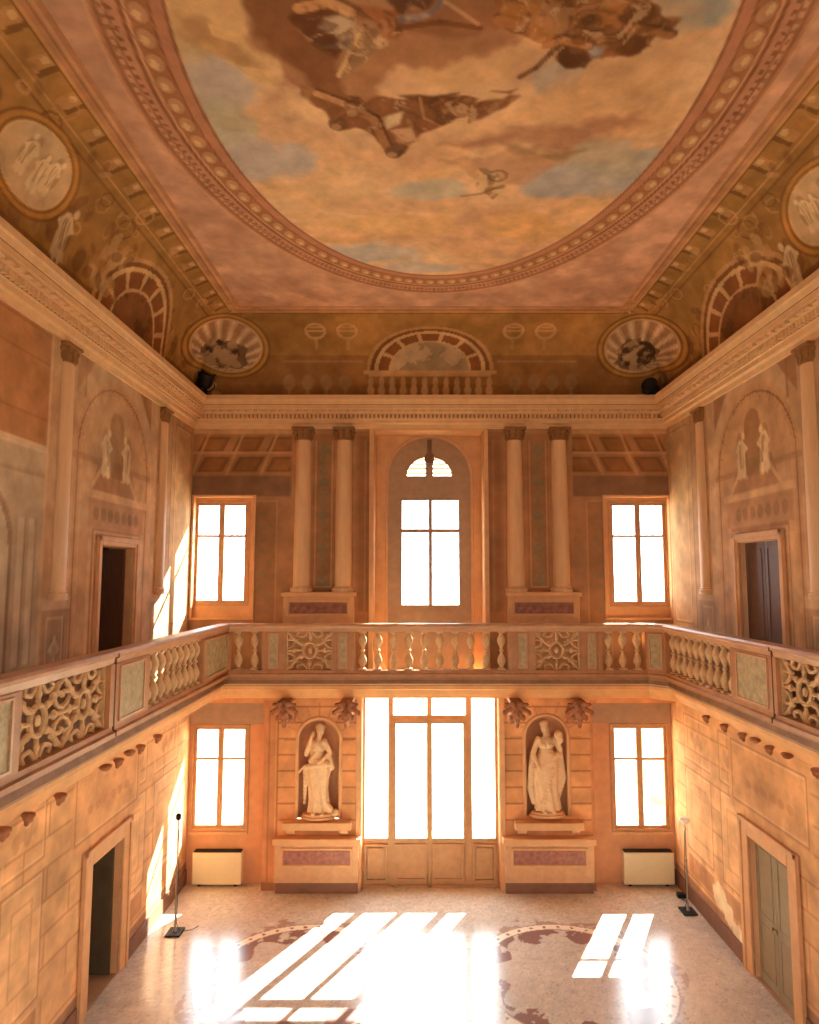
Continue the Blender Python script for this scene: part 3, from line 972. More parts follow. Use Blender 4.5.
def paint_ceiling(U, V):
    cv = Canvas(U, V, (206, 150, 120))
    cv.mottle(0.10, .8, 3); cv.mottle(.16, 2.5, 4)
    n = fbm(U, V, 44, 5, 1.6)
    cv.mix(np.clip((n - .5) * 4, 0, 1) * .4, (176, 118, 88))
    x, y = (U - OX), (V - OY)
    r = np.hypot(x / OA, y / OB)
    an = np.arctan2(y / OB, x / OA)
    # frame zone from the inner oval to the outer mouldings
    wdt = .88
    th = np.arctan2(y, x)
    rin = 1 / np.sqrt((np.cos(th) / OA) ** 2 + (np.sin(th) / OB) ** 2)
    q = (np.hypot(x, y) - rin) / wdt           # 0 at the opening, 1 at the outer edge
    fr_ = (q > 0) & (q < 1)
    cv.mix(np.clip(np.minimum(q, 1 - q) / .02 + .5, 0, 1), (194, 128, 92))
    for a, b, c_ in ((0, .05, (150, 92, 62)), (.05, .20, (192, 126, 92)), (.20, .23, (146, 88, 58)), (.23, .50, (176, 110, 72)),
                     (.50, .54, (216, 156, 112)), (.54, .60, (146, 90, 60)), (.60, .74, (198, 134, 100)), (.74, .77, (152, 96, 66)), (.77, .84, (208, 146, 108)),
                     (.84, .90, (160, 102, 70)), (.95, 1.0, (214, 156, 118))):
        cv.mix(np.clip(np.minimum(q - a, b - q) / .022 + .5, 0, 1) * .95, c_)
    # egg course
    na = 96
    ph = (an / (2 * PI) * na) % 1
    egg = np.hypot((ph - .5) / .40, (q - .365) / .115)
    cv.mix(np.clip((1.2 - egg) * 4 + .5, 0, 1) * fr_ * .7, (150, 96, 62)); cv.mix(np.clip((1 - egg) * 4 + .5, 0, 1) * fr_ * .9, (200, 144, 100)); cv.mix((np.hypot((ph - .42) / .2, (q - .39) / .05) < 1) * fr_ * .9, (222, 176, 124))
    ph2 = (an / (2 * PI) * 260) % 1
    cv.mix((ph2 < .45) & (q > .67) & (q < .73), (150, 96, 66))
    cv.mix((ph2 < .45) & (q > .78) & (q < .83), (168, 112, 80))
    # the open sky
    sky = (r < 1)
    wu, wv = U + (fbm(U, V, 2, 3, .8) - .5) * 1.5, V + (fbm(U, V, 6, 3, .8) - .5) * 1.5
    n1 = fbm(wu * .7, wv * 1.3, 7, 5, .55); n2 = fbm(wu, wv, 9, 5, 1.1); n3 = fbm(wu, wv * 1.6, 19, 5, .8)
    S = Canvas(U, V, (230, 182, 136))
    S.mix(np.clip((n1 - .45) * 5, 0, 1) * .8, (214, 156, 116))
    S.mix(np.clip((n2 - .5) * 5, 0, 1) * .6, (234, 174, 118))
    S.mix(np.clip((n3 - .55) * 6, 0, 1) * .55, (200, 144, 112))

    def blob(px, py, rx, ry, col, a, soft=1.0, sd=1):
        c0 = cp(px, py)
        m = S.rho(c0[0], c0[1], rx, ry) + (fbm(U, V, sd, 4, 1.3) - .5) * 1.5
        S.mix(np.clip((1 - m) / (.35 * soft) + .2, 0, 1) * a, col)

    blue = (190, 172, 168)
    blob(205, 85, .55, .45, blue, .9, sd=3); blob(250, 160, .9, .55, blue, .95, sd=4); blob(215, 120, .5, .4, (184, 170, 146), .8, sd=14)
    blob(350, 255, 1.3, .42, (194, 178, 172), 1, sd=5); blob(430, 268, .9, .2, (194, 178, 172), .8, sd=6)
    blob(590, 180, 1.5, .55, (176, 162, 160), 1, sd=8); blob(620, 160, .9, .5, (178, 164, 148), .7, sd=22)
    blob(440, 190, .6, .25, (190, 176, 158), .8, sd=10); blob(670, 12, .7, .4, (150, 150, 150), .9, sd=11); blob(560, 70, .3, .3, (150, 150, 160), .5, sd=12)
    blob(520, 230, 1.3, .4, (228, 168, 102), .85, sd=15); blob(400, 225, 1.2, .35, (226, 172, 112), .8, sd=16); blob(600, 110, 1.1, .6, (212, 156, 106), .7, sd=17)
    blob(640, 60, .8, .9, (206, 154, 106), .7, sd=18); blob(470, 60, 1.0, .5, (214, 160, 108), .8, sd=20); blob(250, 30, 1.0, .5, (214, 166, 108), .7, sd=21)

    def P(*pts): return [cp(a, b) for a, b in pts]
    # brown storm cloud carrying the figures
    S.poly(P((245, -30), (250, 30), (262, 52), (283, 64), (292, 86), (322, 106), (372, 104), (392, 70), (440, 66), (520, 40), (540, -30)), (172, 114, 74), .9, .35, 3, .12)
    S.poly(P((250, -20), (252, 26), (268, 48), (300, 70), (318, 92), (350, 96), (338, 60), (330, 20), (320, -20)), (136, 82, 50), .85, .25, 8, .10)
    S.poly(P((400, -20), (398, 30), (440, 40), (500, 25), (520, -20)), (146, 90, 58), .7, .25, 9, .10)
    # thin clouds lower down
    S.poly(P((440, 146), (470, 152), (520, 142), (560, 152), (600, 136), (655, 118), (640, 114), (570, 126), (520, 130), (470, 140)), (176, 120, 86), .8, .35, 5, .16)
    S.poly(P((505, 145), (540, 150), (580, 147), (560, 160), (520, 158)), (136, 98, 60), .6, .3, 6, .12)
    S.poly(P((440, 160), (520, 150), (560, 165), (520, 185), (470, 178)), (196, 138, 102), .7, .3, 7, .08)
    S.poly(P((175, 10), (215, 22), (250, 50), (290, 82), (270, 80), (215, 50), (180, 30)), (182, 130, 82), .7, .35, 11, .12)
    S.poly(P((210, 24), (240, 32), (236, 42), (212, 36)), (226, 176, 116), .8, .1, 11, .03)
    S.poly(P((236, 66), (262, 70), (285, 80), (280, 86), (250, 78)), (222, 174, 118), .8, .1, 12, .03)

    FM = np.zeros(U.shape)
    _poly = S.poly
    def fpoly(pts, col, a=1.0, wob=0.0, seed=3, e=0.02):
        m = _poly(pts, col, a, wob * 1.6, seed, max(e, .05))
        np.maximum(FM, m, out=FM)
    S.poly = fpoly

    def nude(pts, w, col, sh):
        pts = P(*pts)
        S.path(pts, w * 1.25, sh, .7); S.path([(a - .02, b + .03) for a, b in pts], w, col, .9)

    # figure group, centre left: red brown wings, white drapery, trumpet
    S.poly(P((292, 20), (305, 40), (335, 58), (350, 46), (352, 20), (330, 8), (305, 8)), (112, 62, 38), .9, .12, 21, .04)
    S.poly(P((318, 26), (340, 40), (352, 36), (356, 20), (340, 12), (322, 16)), (214, 180, 146), .9, .12, 22, .04)
    S.poly(P((322, 46), (345, 50), (360, 38), (352, 34), (335, 44)), (150, 140, 150), .8, .08, 23, .03)
    S.poly(P((338, 70), (350, 44), (364, 24), (378, 30), (390, 44), (368, 58), (350, 72)), (218, 170, 124), .9, .10, 24, .04)
    nude([(340, 74), (352, 50), (364, 26)], .06, (228, 176, 120), (140, 84, 50))
    S.poly(P((352, 4), (395, 10), (402, 22), (396, 42), (382, 38), (376, 22), (350, 12)), (168, 98, 54), .9, .10, 25, .04)
    S.poly(P((388, -4), (412, -4), (438, -2), (430, 10), (400, 16)), (104, 60, 44), .9, .08, 26, .03)
    S.poly(P((398, 14), (430, 10), (442, -6), (446, 0), (430, 16), (402, 22)), (148, 142, 158), .85, .06, 27, .03)
    S.path(P((400, 28), (440, 22), (480, 28)), .07, (120, 70, 42), .8)
    S.path(P((446, 2), (478, 24)), .05, (206, 150, 100), .7)
    nude([(300, 6), (330, 0), (352, 10)], .13, (216, 150, 92), (120, 72, 44))
    # second flying figure
    S.poly(P((298, 86), (330, 92), (360, 96), (395, 100), (420, 96), (455, 96), (478, 100), (472, 108), (496, 108), (452, 122), (420, 134), (398, 156), (384, 150), (374, 138), (352, 128), (338, 128), (330, 112), (312, 104)), (138, 82, 48), .92, .12, 31, .04)
    S.poly(P((402, 96), (430, 94), (458, 92), (452, 98), (420, 104)), (112, 66, 40), .85, .08, 32, .03)
    S.poly(P((470, 102), (500, 100), (518, 90), (490, 92), (520, 96), (505, 108), (470, 122)), (128, 74, 46), .85, .08, 33, .03)
    nude([(318, 92), (345, 102), (362, 112)], .10, (206, 146, 92), (100, 60, 36))
    nude([(350, 104), (375, 118), (390, 150)], .12, (178, 116, 70), (96, 58, 36))
    S.poly(P((384, 118), (404, 112), (402, 124), (388, 130)), (222, 188, 146), .9, .08, 34, .03)
    S.poly(P((388, 130), (410, 126), (418, 140), (400, 142)), (216, 160, 120), .9, .08, 35, .03)
    for px, py, c_ in ((338, 124, (122, 78, 50)), (394, 152, (118, 80, 56)), (354, 110, (140, 92, 58))):
        S.ell(*cp(px, py), .13, .14, c_, .85); S.ell(cp(px, py)[0] - .03, cp(px, py)[1] + .06, .07, .06, (196, 140, 94), .8)
    S.path(P((420, 98), (424, 118), (440, 126)), .04, (206, 140, 84), .7); S.path(P((440, 98), (456, 112), (480, 108)), .04, (166, 96, 56), .7)
    # dark group top right
    S.poly(P((494, -10), (500, 30), (536, 40), (548, 36), (556, 60), (566, 68), (588, 62), (592, 50), (598, 62), (636, 56), (652, 40), (640, 30), (668, 36), (682, 22), (660, 14), (650, -10)), (140, 84, 42), .9, .14, 41, .04)
    S.poly(P((556, 52), (566, 46), (584, 46), (592, 58), (584, 68), (566, 68), (557, 62)), (104, 60, 36), .95, .08, 44, .04)
    S.poly(P((610, 34), (640, 38), (650, 48), (630, 58), (606, 54)), (110, 64, 32), .9, .1, 42, .03)
    S.path(P((570, 20), (562, 38), (550, 54), (536, 68), (520, 77)), .075, (120, 76, 46), .75)
    nude([(548, 44), (565, 38), (590, 44)], .10, (196, 128, 72), (96, 56, 34))
    nude([(600, 10), (625, 24), (660, 30), (672, 34)], .10, (170, 108, 56), (96, 56, 34))
    nude([(500, 18), (530, 26), (560, 14)], .12, (176, 108, 60), (100, 60, 36))
    S.poly(P((588, 46), (606, 44), (600, 58), (590, 60)), (146, 144, 158), .7, .06, 43, .03)
    for i, (px, py) in enumerate(((520, 12), (560, 8), (610, 12), (640, 14), (540, 30), (586, 30))):
        S.ell(*cp(px, py), .22, .14, ((176, 110, 50), (110, 66, 34))[i % 2], .7, rot=i)
    # pale cherub on the lower cloud
    S.poly(P((480, 168), (496, 172), (504, 186), (492, 198), (476, 190)), (214, 170, 124), .8, .1, 51, .03)
    S.ering(*cp(498, 176), .13, .13, .05, (150, 116, 84), .8)
    S.path(P((462, 196), (480, 194), (496, 188)), .06, (170, 128, 92), .8)
    wu2, wv2 = U + (fbm(U, V, 71, 3, 2.2) - .5) * .9, V + (fbm(U, V, 72, 3, 2.2) - .5) * .9
    b1 = fbm(wu2 * 1.8, wv2 * 3.2, 73, 4, 1.6); b2 = fbm(wu2 * 3, wv2 * 1.6, 74, 4, 1.8); b3 = fbm(wu2, wv2, 75, 4, 5)
    S.mix(np.clip((b1 - .56) * 9, 0, 1) * FM * .55, (206, 148, 98)); S.mix(np.clip((.46 - b2) * 9, 0, 1) * FM * .55, (98, 58, 36))
    S.mix(np.clip((b3 - .64) * 10, 0, 1) * FM * .6, (226, 182, 132)); S.mix(np.clip((b2 - .64) * 12, 0, 1) * FM * .4, (168, 104, 58))
    S.c *= (1 + (fbm(U, V, 61, 4, 5) - .5) * .16)[..., None]
    cv.mix(sky * 1.0, S.c) if False else None
    ms = np.clip((1 - r) / .008 + .5, 0, 1)[..., None]
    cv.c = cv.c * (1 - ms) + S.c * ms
    # band along the edge of the flat centre
    return cv.c


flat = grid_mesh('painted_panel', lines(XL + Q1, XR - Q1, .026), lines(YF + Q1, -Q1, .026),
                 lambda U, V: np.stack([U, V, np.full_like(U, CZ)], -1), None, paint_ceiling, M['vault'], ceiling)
# backing above the vault so that no sky leaks past the cornice
MB().ring([(-.3, WT), (-.3, CZ + .3), (Q1 + .2, CZ + .3), (Q1 + .2, CZ + .25), (-.25, CZ + .25), (-.25, WT)], (XL, XR, 0, YF)).build('shell', M['slab'], ceiling)

# ------------------------------------------------------------------ main cornice
prof = [(0, WT - .16), (.05, WT - .16), (.06, WT - .06), (.12, WT - .04), (.12, WT + .05), (.15, WT + .06), (.15, WT + .17), (.26, WT + .18), (.27, WT + .24),
        (.34, WT + .26), (.34, WT + .36), (.36, WT + .37), (CP - .02, WT + .44), (CP, WT + .47), (CP, CT), (0, CT)]
cor = MB().ring(prof, (XL, XR, 0, YF))
cornice = cor.build('trim_1', M['cornice'], bevel=.006)
tag(cornice, 'dentilled stucco cornice running round the hall under the vault', kind='structure')
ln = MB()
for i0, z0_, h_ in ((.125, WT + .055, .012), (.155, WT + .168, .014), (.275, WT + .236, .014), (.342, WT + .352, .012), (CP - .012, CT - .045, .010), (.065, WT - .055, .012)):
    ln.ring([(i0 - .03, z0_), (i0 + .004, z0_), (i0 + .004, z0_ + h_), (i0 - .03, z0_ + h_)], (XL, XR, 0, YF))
ln.build('shade_line', M['gold'], cornice)  # dark strips standing in for shadow lines between the mouldings
bk = MB(); bk.ring([(.10, WT + .07), (.156, WT + .07), (.156, WT + .166), (.10, WT + .166)], (XL, XR, 0, YF)); bk.build('dentil_shade', M['shadeband'], cornice)  # brown colour as painted shade behind the dentils
dn = MB()
n = int((XR - XL - .4) / .10)
for i in range(n):
    x = XL + .2 + i * .10
    dn.box(x, x + .055, -.235, -.14, WT + .075, WT + .165)
    if i % 2 == 0: dn.box(x, x + .12, -.335, -.25, WT + .19, WT + .235)
n = int(15.2 / .10)
for i in range(n):
    y = -.25 - i * .10
    for s_, xw in ((1, XL), (-1, XR)):
        dn.box(xw + s_ * .14, xw + s_ * .235, y - .055, y, WT + .075, WT + .165)
        if i % 2 == 0: dn.box(xw + s_ * .25, xw + s_ * .335, y - .12, y, WT + .19, WT + .235)
dn.build('dentils', M['cornice'], cornice)

# ------------------------------------------------------------------ windows
def frame_bars(mb, x0, x1, z0, z1, y, w, dp):
    mb.box(x0, x0 + w, y - dp / 2, y + dp / 2, z0, z1); mb.box(x1 - w, x1, y - dp / 2, y + dp / 2, z0, z1)
    mb.box(x0 + w, x1 - w, y - dp / 2, y + dp / 2, z0, z0 + w); mb.box(x0 + w, x1 - w, y - dp / 2, y + dp / 2, z1 - w, z1)


def reveal(x0, x1, z0, z1, y0, y1, m, parent, t=.04, bottom=True, name='reveal'):
    mb = MB()
    mb.box(x0 - t, x0, y0, y1, z0 - t, z1 + t); mb.box(x1, x1 + t, y0, y1, z0 - t, z1 + t)
    mb.box(x0, x1, y0, y1, z1, z1 + t)
    if bottom: mb.box(x0, x1, y0, y1, z0 - t, z0)
    return mb.build(name, m, parent)


def casement(name, label, gl, yw, hole, reveal_y=(0, .75), bar=None, wood='wframe'):
    """gl: glass rectangle in metres (x0,x1,z0,z1); two leaves each with one glazing bar"""
    w = empty(name, (0, 0, 0)); tag(w, label, kind='structure')
    x0, x1, z0, z1 = gl; fw = .11
    xm = (x0 + x1) / 2
    mb = MB(); frame_bars(mb, x0 - fw, x1 + fw, z0 - fw, z1 + fw, yw, fw * .55, .12)
    mb.build('window_frame', M[wood], w, bevel=.006)
    for a, b in ((x0 - fw * .45, xm), (xm, x1 + fw * .45)):
        s = MB(); frame_bars(s, a + .002, b - .002, z0 - fw * .45, z1 + fw * .45, yw, fw * .58, .045)
        if bar: s.box(a + .04, b - .04, yw - .02, yw + .02, bar - .03, bar + .03)
        lf = s.build('sash', M[wood], w, bevel=.004)
        MB().box(a + .04, b - .04, yw - .004, yw + .004, z0 - .04, z1 + .04).build('pane', M['glass'], lf)
    MB().tube([(xm - .0, yw - .05, (z0 + z1) / 2 - .25 * (z1 - z0)), (xm, yw - .05, (z0 + z1) / 2 - .25 * (z1 - z0) + .14)], .012).build('handle', M['brass'], w)
    return w


# lower recesses with a window each
def low_recess(h, glpx, nm, label):
    gx0, gx1, gy0, gy1 = glpx
    y = WR
    gl = (XG(gx0, y), XG(gx1, y), Z(gy1, y), Z(gy0, y))
    w = casement(nm, label, gl, y + .04, h, bar=Z(759, y))
    fx0, fx1, fz0, fz1 = gl[0] - .115, gl[1] + .115, gl[2] - .115, gl[3] + .115
    x0, x1 = h[0], h[1]
    zt = h[3]
    # back of the recess round the window
    m = MB()
    m.box(x0, fx0, y, y + .05, 0, zt) if fx0 > x0 + .005 else None
    m.box(fx1, x1, y, y + .05, 0, zt)
    m.box(max(fx0, x0), fx1, y, y + .05, fz1, zt)
    m.box(max(fx0, x0), fx1, y, y + .05, 0, fz0)
    m.build('recess_wall', M['niche'], w)
    r = MB()
    r.box(x0, x1, .003, y + .05, zt, zt + .05)
    if h is low_l: r.box(x1, x1 + .04, .002, y, 0, zt)
    else: r.box(x0 - .04, x0, .002, y, 0, zt)
    r.build('reveal', M['casing'], w)
    s = MB(); s.box(fx0, fx1, y - .05, y + .0, fz0 - .07, fz0 - .01); s.build('window_sill', M['casing'], w, bevel=.008)
    reveal(fx0, fx1, fz0, fz1, y + .1, y + .45, M['casing'], w, name='outer_reveal')
    # dark lintel board across the head of the recess
    MB().box(x0 + .02, x1 - .02, y - .07, y - .002, fz1 + .02, zt - .01).build('lintel', M['doorwood'], w, bevel=.01)
    return gl


gl1 = low_recess(low_l, (195, 244, 729, 826), 'window_1', 'ground floor casement window at the left, above a cream heater')
gl2 = low_recess(low_r, (615.5, 666, 728, 826), 'window_2', 'ground floor casement window at the right, above a cream heater')
for h, gp, nm, lb in ((up_l, (197, 245, 505, 601), 'window_3', 'upper casement window in the left bay of the far wall'),
                      (up_r, (613, 664, 505, 602), 'window_4', 'upper casement window in the right bay of the far wall')):
    y = .16
    gl = (X(gp[0], y), X(gp[1], y), Z(gp[3], y), Z(gp[2], y))
    w = casement(nm, lb, gl, y + .04, h, bar=Z(536, y))
    x0, x1, z0, z1 = h
    f0, f1, g0, g1 = gl[0] - .11, gl[1] + .11, gl[2] - .11, gl[3] + .11
    m = MB()
    if f0 > x0: m.box(x0, f0, y, y + .05, z0, z1)
    if f1 < x1: m.box(f1, x1, y, y + .05, z0, z1)
    m.box(max(f0, x0), min(f1, x1), y, y + .05, z0, g0); m.box(max(f0, x0), min(f1, x1), y, y + .05, g1, max(z1, g1 + .02))
    m.build('recess_wall', M['casing'], w)
    reveal(x0, x1, z0, z1, 0.002, y, M['casing'], w)
    reveal(f0, f1, g0, g1, y + .1, y + .4, M['casing'], w, name='outer_reveal')
    s = MB(); t_ = .05
    frame_bars(s, x0 - .05, x1 + .05, z0 - .02, z1 + .05, -.015, t_, .03)
    s.build('casing', M['casing'], w, bevel=.006)

# central arched window in its deep recess
y = .55
w5 = empty('window_5'); tag(w5, 'tall arched window in the deep central recess above the gallery', kind='structure')
x0, x1, z0, z1 = up_c
reveal(x0, x1, z0, z1, .002, y, M['casing'], w5, bottom=False)
ax0, ax1 = X(388, y), X(471, y); axm = (ax0 + ax1) / 2; ar = (ax1 - ax0) / 2; az1 = Z(437, y); azs = az1 - ar
arch = [(ax0, GF)] + [(axm + ar * math.cos(t), azs + ar * math.sin(t)) for t in np.linspace(PI, 0, 33)] + [(ax1, GF)]
m = MB(); m.add(*plate([(x0, GF), (x0, z1), (x1, z1), (x1, GF)], [arch], .06, lambda u, v, w_: (u, y + .03 + w_, v))); m.build('recess_wall', M['casing'], w5)
tr_ = [(ax0 - .05, GF)] + [(axm + (ar + .05) * math.cos(t), azs + (ar + .05) * math.sin(t)) for t in np.linspace(PI, 0, 33)] + [(ax1 + .05, GF)]
m = MB(); m.tube([(u, y - .004, v) for u, v in tr_], .02, 8); m.build('arch_moulding', M['pedestal'], w5, smooth=True)
px0, px1, pz0, pz1 = X(402, y), X(459, y), Z(605, y), Z(500, y)
fz = Z(475.5, y); frad = .56
fx = axm
fan = []
for sgn in (-1, 1):
    fan.append([(fx + sgn * .09, fz)] + [(fx + sgn * max(.09, frad * math.cos(t)), fz + frad * .85 * math.sin(t)) for t in np.linspace(0, 1.40, 12)])
xm = (px0 + px1) / 2; zb = Z(530.5, y); b_ = .045
pans = [[(a, c_), (b, c_), (b, d), (a, d)] for a, b in ((px0, xm - b_), (xm + b_, px1)) for c_, d in ((pz0, zb - b_), (zb + b_, pz1))]
arch_ = [(axm + (u - axm) * 1.06, azs + (v - azs) * 1.06 if v > azs else v) for u, v in arch]
m = MB(); m.add(*plate(arch_, fan + pans, .09, lambda u, v, w_: (u, y + .107 + w_, v)))
leaf = m.build('window_frame', M['doorwood'], w5)
g_ = MB(); g_.box(px0 - .02, px1 + .02, y + .115, y + .125, pz0 - .02, pz1 + .02); g_.build('pane', M['glass'], w5)
g_ = MB(); g_.box(fx - .6, fx + .6, y + .115, y + .125, fz - .02, fz + .5); g_.build('pane', M['glass'], w5)
# panel mouldings on the leaves below the glass, and louvres of the fanlight
m = MB()
for a, b in ((px0 - .02, xm - .06), (xm + .06, px1 + .02)): frame_bars(m, a, b, GF + .15, pz0 - .14, y + .065, .05, .03)
m.box(xm - .015, xm + .015, y + .05, y + .08, GF, pz0 - .02)
m.build('moulding', M['doorwood'], w5)
m = MB()
for k in range(4): m.obox((fx, y + .2, fz + .09 + k * .115), (.56, 0, 0), (0, .03, -.02), (0, 0, .006))
m.build('louvre', M['doorwood'], w5)
m = MB(); m.lathe([(.02, 0), (.10, .02), (.13, .12), (.10, .25), (.05, .30), (.05, .62)], (fx, y - .04, azs + .32), 16); m.build('keystone', M['wainscot'], w5, smooth=True)
reveal(ax0 - .02, ax1 + .02, GF, azs + ar + .02, y + .17, y + .45, M['casing'], w5, name='outer_reveal')
# raised frame round the recess
m = MB(); m.box(x0 - .12, x0 - .01, -.05, .02, GF, z1 + .12); m.box(x1 + .01, x1 + .12, -.05, .02, GF, z1 + .12); m.box(x0 - .01, x1 + .01, -.05, .02, z1 + .01, z1 + .12)
m.build('casing', M['casing'], w5, bevel=.012)

# glazed garden door
dr = empty('door_1'); tag(dr, 'tall glazed garden door with side lights in the middle of the far wall', kind='structure')
y = .22
x0, x1, z0, z1 = low_c
reveal(x0, x1, 0, z1, .002, .6, M['casing'], dr, bottom=False)
cols = [(365, 388), (393, 427), (433, 466), (472, 495)]
zt, zb, ztr, ztr0 = Z(693, y), Z(838, y), Z(715, y), Z(720, y)
m = MB()
holes = []
for k, (a, b) in enumerate(cols):
    a, b = XG(a, y), XG(b, y)
    if k in (0, 3): holes.append([(a, zb), (b, zb), (b, zt), (a, zt)])
for a, b in ((393, 427), (432, 466)):
    a, b = XG(a, y), XG(b, y)
    holes.append([(a, ztr), (b, ztr), (b, zt), (a, zt)])
holes.append([(XG(393, y), .02), (XG(466, y), .02), (XG(466, y), ztr0), (XG(393, y), ztr0)])
m.add(*plate([(x0, 0), (x1, 0), (x1, z1), (x0, z1)], holes, (.05), lambda u, v, w_: (u, y + w_, v)))
fr = m.build('door_frame', M['wframe'], dr)
gp_ = MB(); gp_.box(x0 + .03, XG(391, y), y - .004, y + .004, zb - .03, zt + .03); gp_.build('pane', M['glass'], dr)
gp_ = MB(); gp_.box(XG(469, y), x1 - .03, y - .004, y + .004, zb - .03, zt + .03); gp_.build('pane', M['glass'], dr)
gp_ = MB(); gp_.box(XG(392, y), XG(467, y), y - .004, y + .004, ztr - .03, zt + .03); gp_.build('pane', M['glass'], dr)
for a, b in ((365, 388), (472, 495)):
    m = MB(); frame_bars(m, XG(a, y), XG(b, y), .12, zb - .12, y - .06, .05, .03)
    m.box(XG(a, y) + .08, XG(b, y) - .08, y - .065, y - .05, .2, zb - .2)
    m.build('moulding', M['wframe'], dr)
for sgn, a, b in ((-1, 393, 429.5), (1, 429.5, 466)):
    a, b = XG(a, y) + .004, XG(b, y) - .004
    m = MB()
    m.add(*plate([(a, .03), (b, .03), (b, ztr0 - .01), (a, ztr0 - .01)], [[(a + .06, zb), (b - .06, zb), (b - .06, ztr0 - .08), (a + .06, ztr0 - .08)]], .04,
                 lambda u, v, w_: (u, y + w_, v)))
    frame_bars(m, a + .06, b - .06, .14, zb - .12, y - .04, .05, .03)
    lf = m.build('door_leaf', M['wframe'], dr)
    MB().box(a + .04, b - .04, y - .004, y + .004, zb - .03, ztr0 - .07).build('pane', M['glass'], lf)
    kx = (b - .035) if sgn < 0 else (a + .035)
    MB().tube([(kx, y - .05, 1.05), (kx, y - .05, 1.25)], .014).build('handle', M['brass'], lf)
    MB().tube([(kx, y - .045, .06), (kx, y - .045, .30)], .010).build('bolt', M['brass'], lf)
m = MB()
for px_ in (393, 429.5, 466): m.box(XG(px_, y) - .028, XG(px_, y) + .028, y - .05, y - .031, .0, ztr0)
m.box(XG(393, y), XG(466, y), y - .05, y - .031, ztr0 - .03, ztr0 + .02); m.box(x0 + .01, x1 - .01, y - .05, y + .05, 0, .05)
m.build('cover_strip', M['wframe'], dr)
m = MB(); m.box(x0 - .14, x0 - .01, -.05, .02, 0, z1 + .12); m.box(x1 + .01, x1 + .14, -.05, .02, 0, z1 + .12); m.box(x0 - .01, x1 + .01, -.05, .02, z1 + .01, z1 + .12)
m.build('casing', M['casing'], dr, bevel=.012)

# unseen windows added behind the camera to light the hall
for k, (a, b, c_, d) in enumerate(front_holes):
    w = empty('window_%d' % (6 + k)); tag(w, kind='structure')
    m = MB(); frame_bars(m, a, b, c_, d, YF - .15, .08, .08); m.box((a + b) / 2 - .03, (a + b) / 2 + .03, YF - .18, YF - .12, c_, d)
    m.build('window_frame', M['wframe'], w)
    MB().box(a + .05, b - .05, YF - .154, YF - .146, c_ + .05, d - .05).build('pane', M['glass'], w)
    reveal(a, b, c_, d, YF - .3, YF, M['casing'], w)

# ------------------------------------------------------------------ niches (cavities of the far wall)
for cx, r, z0, z1 in niches:
    zs = z1 - r
    mb = MB(); n = 24
    vs, fs = [], []
    rows = [(r, z0), (r, zs)] + [(r * math.cos(t), zs + r * math.sin(t)) for t in np.linspace(.1, PI / 2 - .01, 12)]
    mb.lathe([(a, b) for a, b in rows], (cx, 0, 0), n, 0, PI)
    mb.add([(cx + r * math.cos(t), r * math.sin(t), z0) for t in np.linspace(0, PI, 25)], [tuple(range(25))])
    for i, v in enumerate(mb.v): mb.v[i] = (v[0], v[1] * .85, v[2])
    mb.build('niche', M['niche'], wall_back, smooth='all')
    ar_ = [(cx - r, z0)] + [(cx + r * math.cos(t), zs + r * math.sin(t)) for t in np.linspace(PI, 0, 29)] + [(cx + r, z0)]
    MB().tube([(u, -.005, v) for u, v in ar_], .045, 8, flat=.6).build('niche_moulding', M['casing'], wall_back, smooth='all')

# ledges and panelled bases below the niches
for k, (cx, a, b, nm) in enumerate(((XG(318.5), 272, 357, 'left'), (XG(547), 503, 593, 'right'))):
    pb = empty('niche_base', (cx, 0, 0)); hw = (XG(b) - XG(a)) / 2 - .03
    tag(pb, 'panelled stone base with shelf under the %s niche of the far wall' % nm, 'niche base', 'stone bases under the niches')
    zt = Z(838)
    m = MB(); m.box(-hw, hw, -.16, -.001, Z(880), zt - .08); bd = m.build('body', M['pedestal'], pb, bevel=.01)
    m = MB(); m.box(-hw - .05, hw + .05, -.24, -.001, zt - .08, zt + .06); m.build('ledge', M['casing'], pb, bevel=.02)
    m = MB(); m.box(-hw + .02, hw - .02, -.13, -.001, 0.0, Z(880)); m.build('plinth', M['wainscot'], pb)
    m = MB(); m.box(-hw + .2, hw - .2, -.175, -.161, Z(861), Z(848)); m.build('marble_panel', M['purple'], bd)
    m = MB(); frame_bars(m, -hw + .14, hw - .14, Z(864), Z(845), -.17, .05, .04); m.build('panel_moulding', M['casing'], bd, bevel=.006)
    m = MB(); m.box(-.78, .78, -.27, -.001, Z(826.5), Z(819)); m.build('shelf', M['casing'], pb, bevel=.02)
    for s_ in (-1, 1):
        m = MB(); m.prism([(0, 0), (-.20, 0), (-.20, -.04), (-.10, -.13), (0, -.13)], lambda u, v: (s_ * .60 - .10, u - .001, Z(826.5) + v), lambda u, v: (s_ * .60 + .10, u - .001, Z(826.5) + v))
        m.build('bracket', M['casing'], pb, bevel=.008)

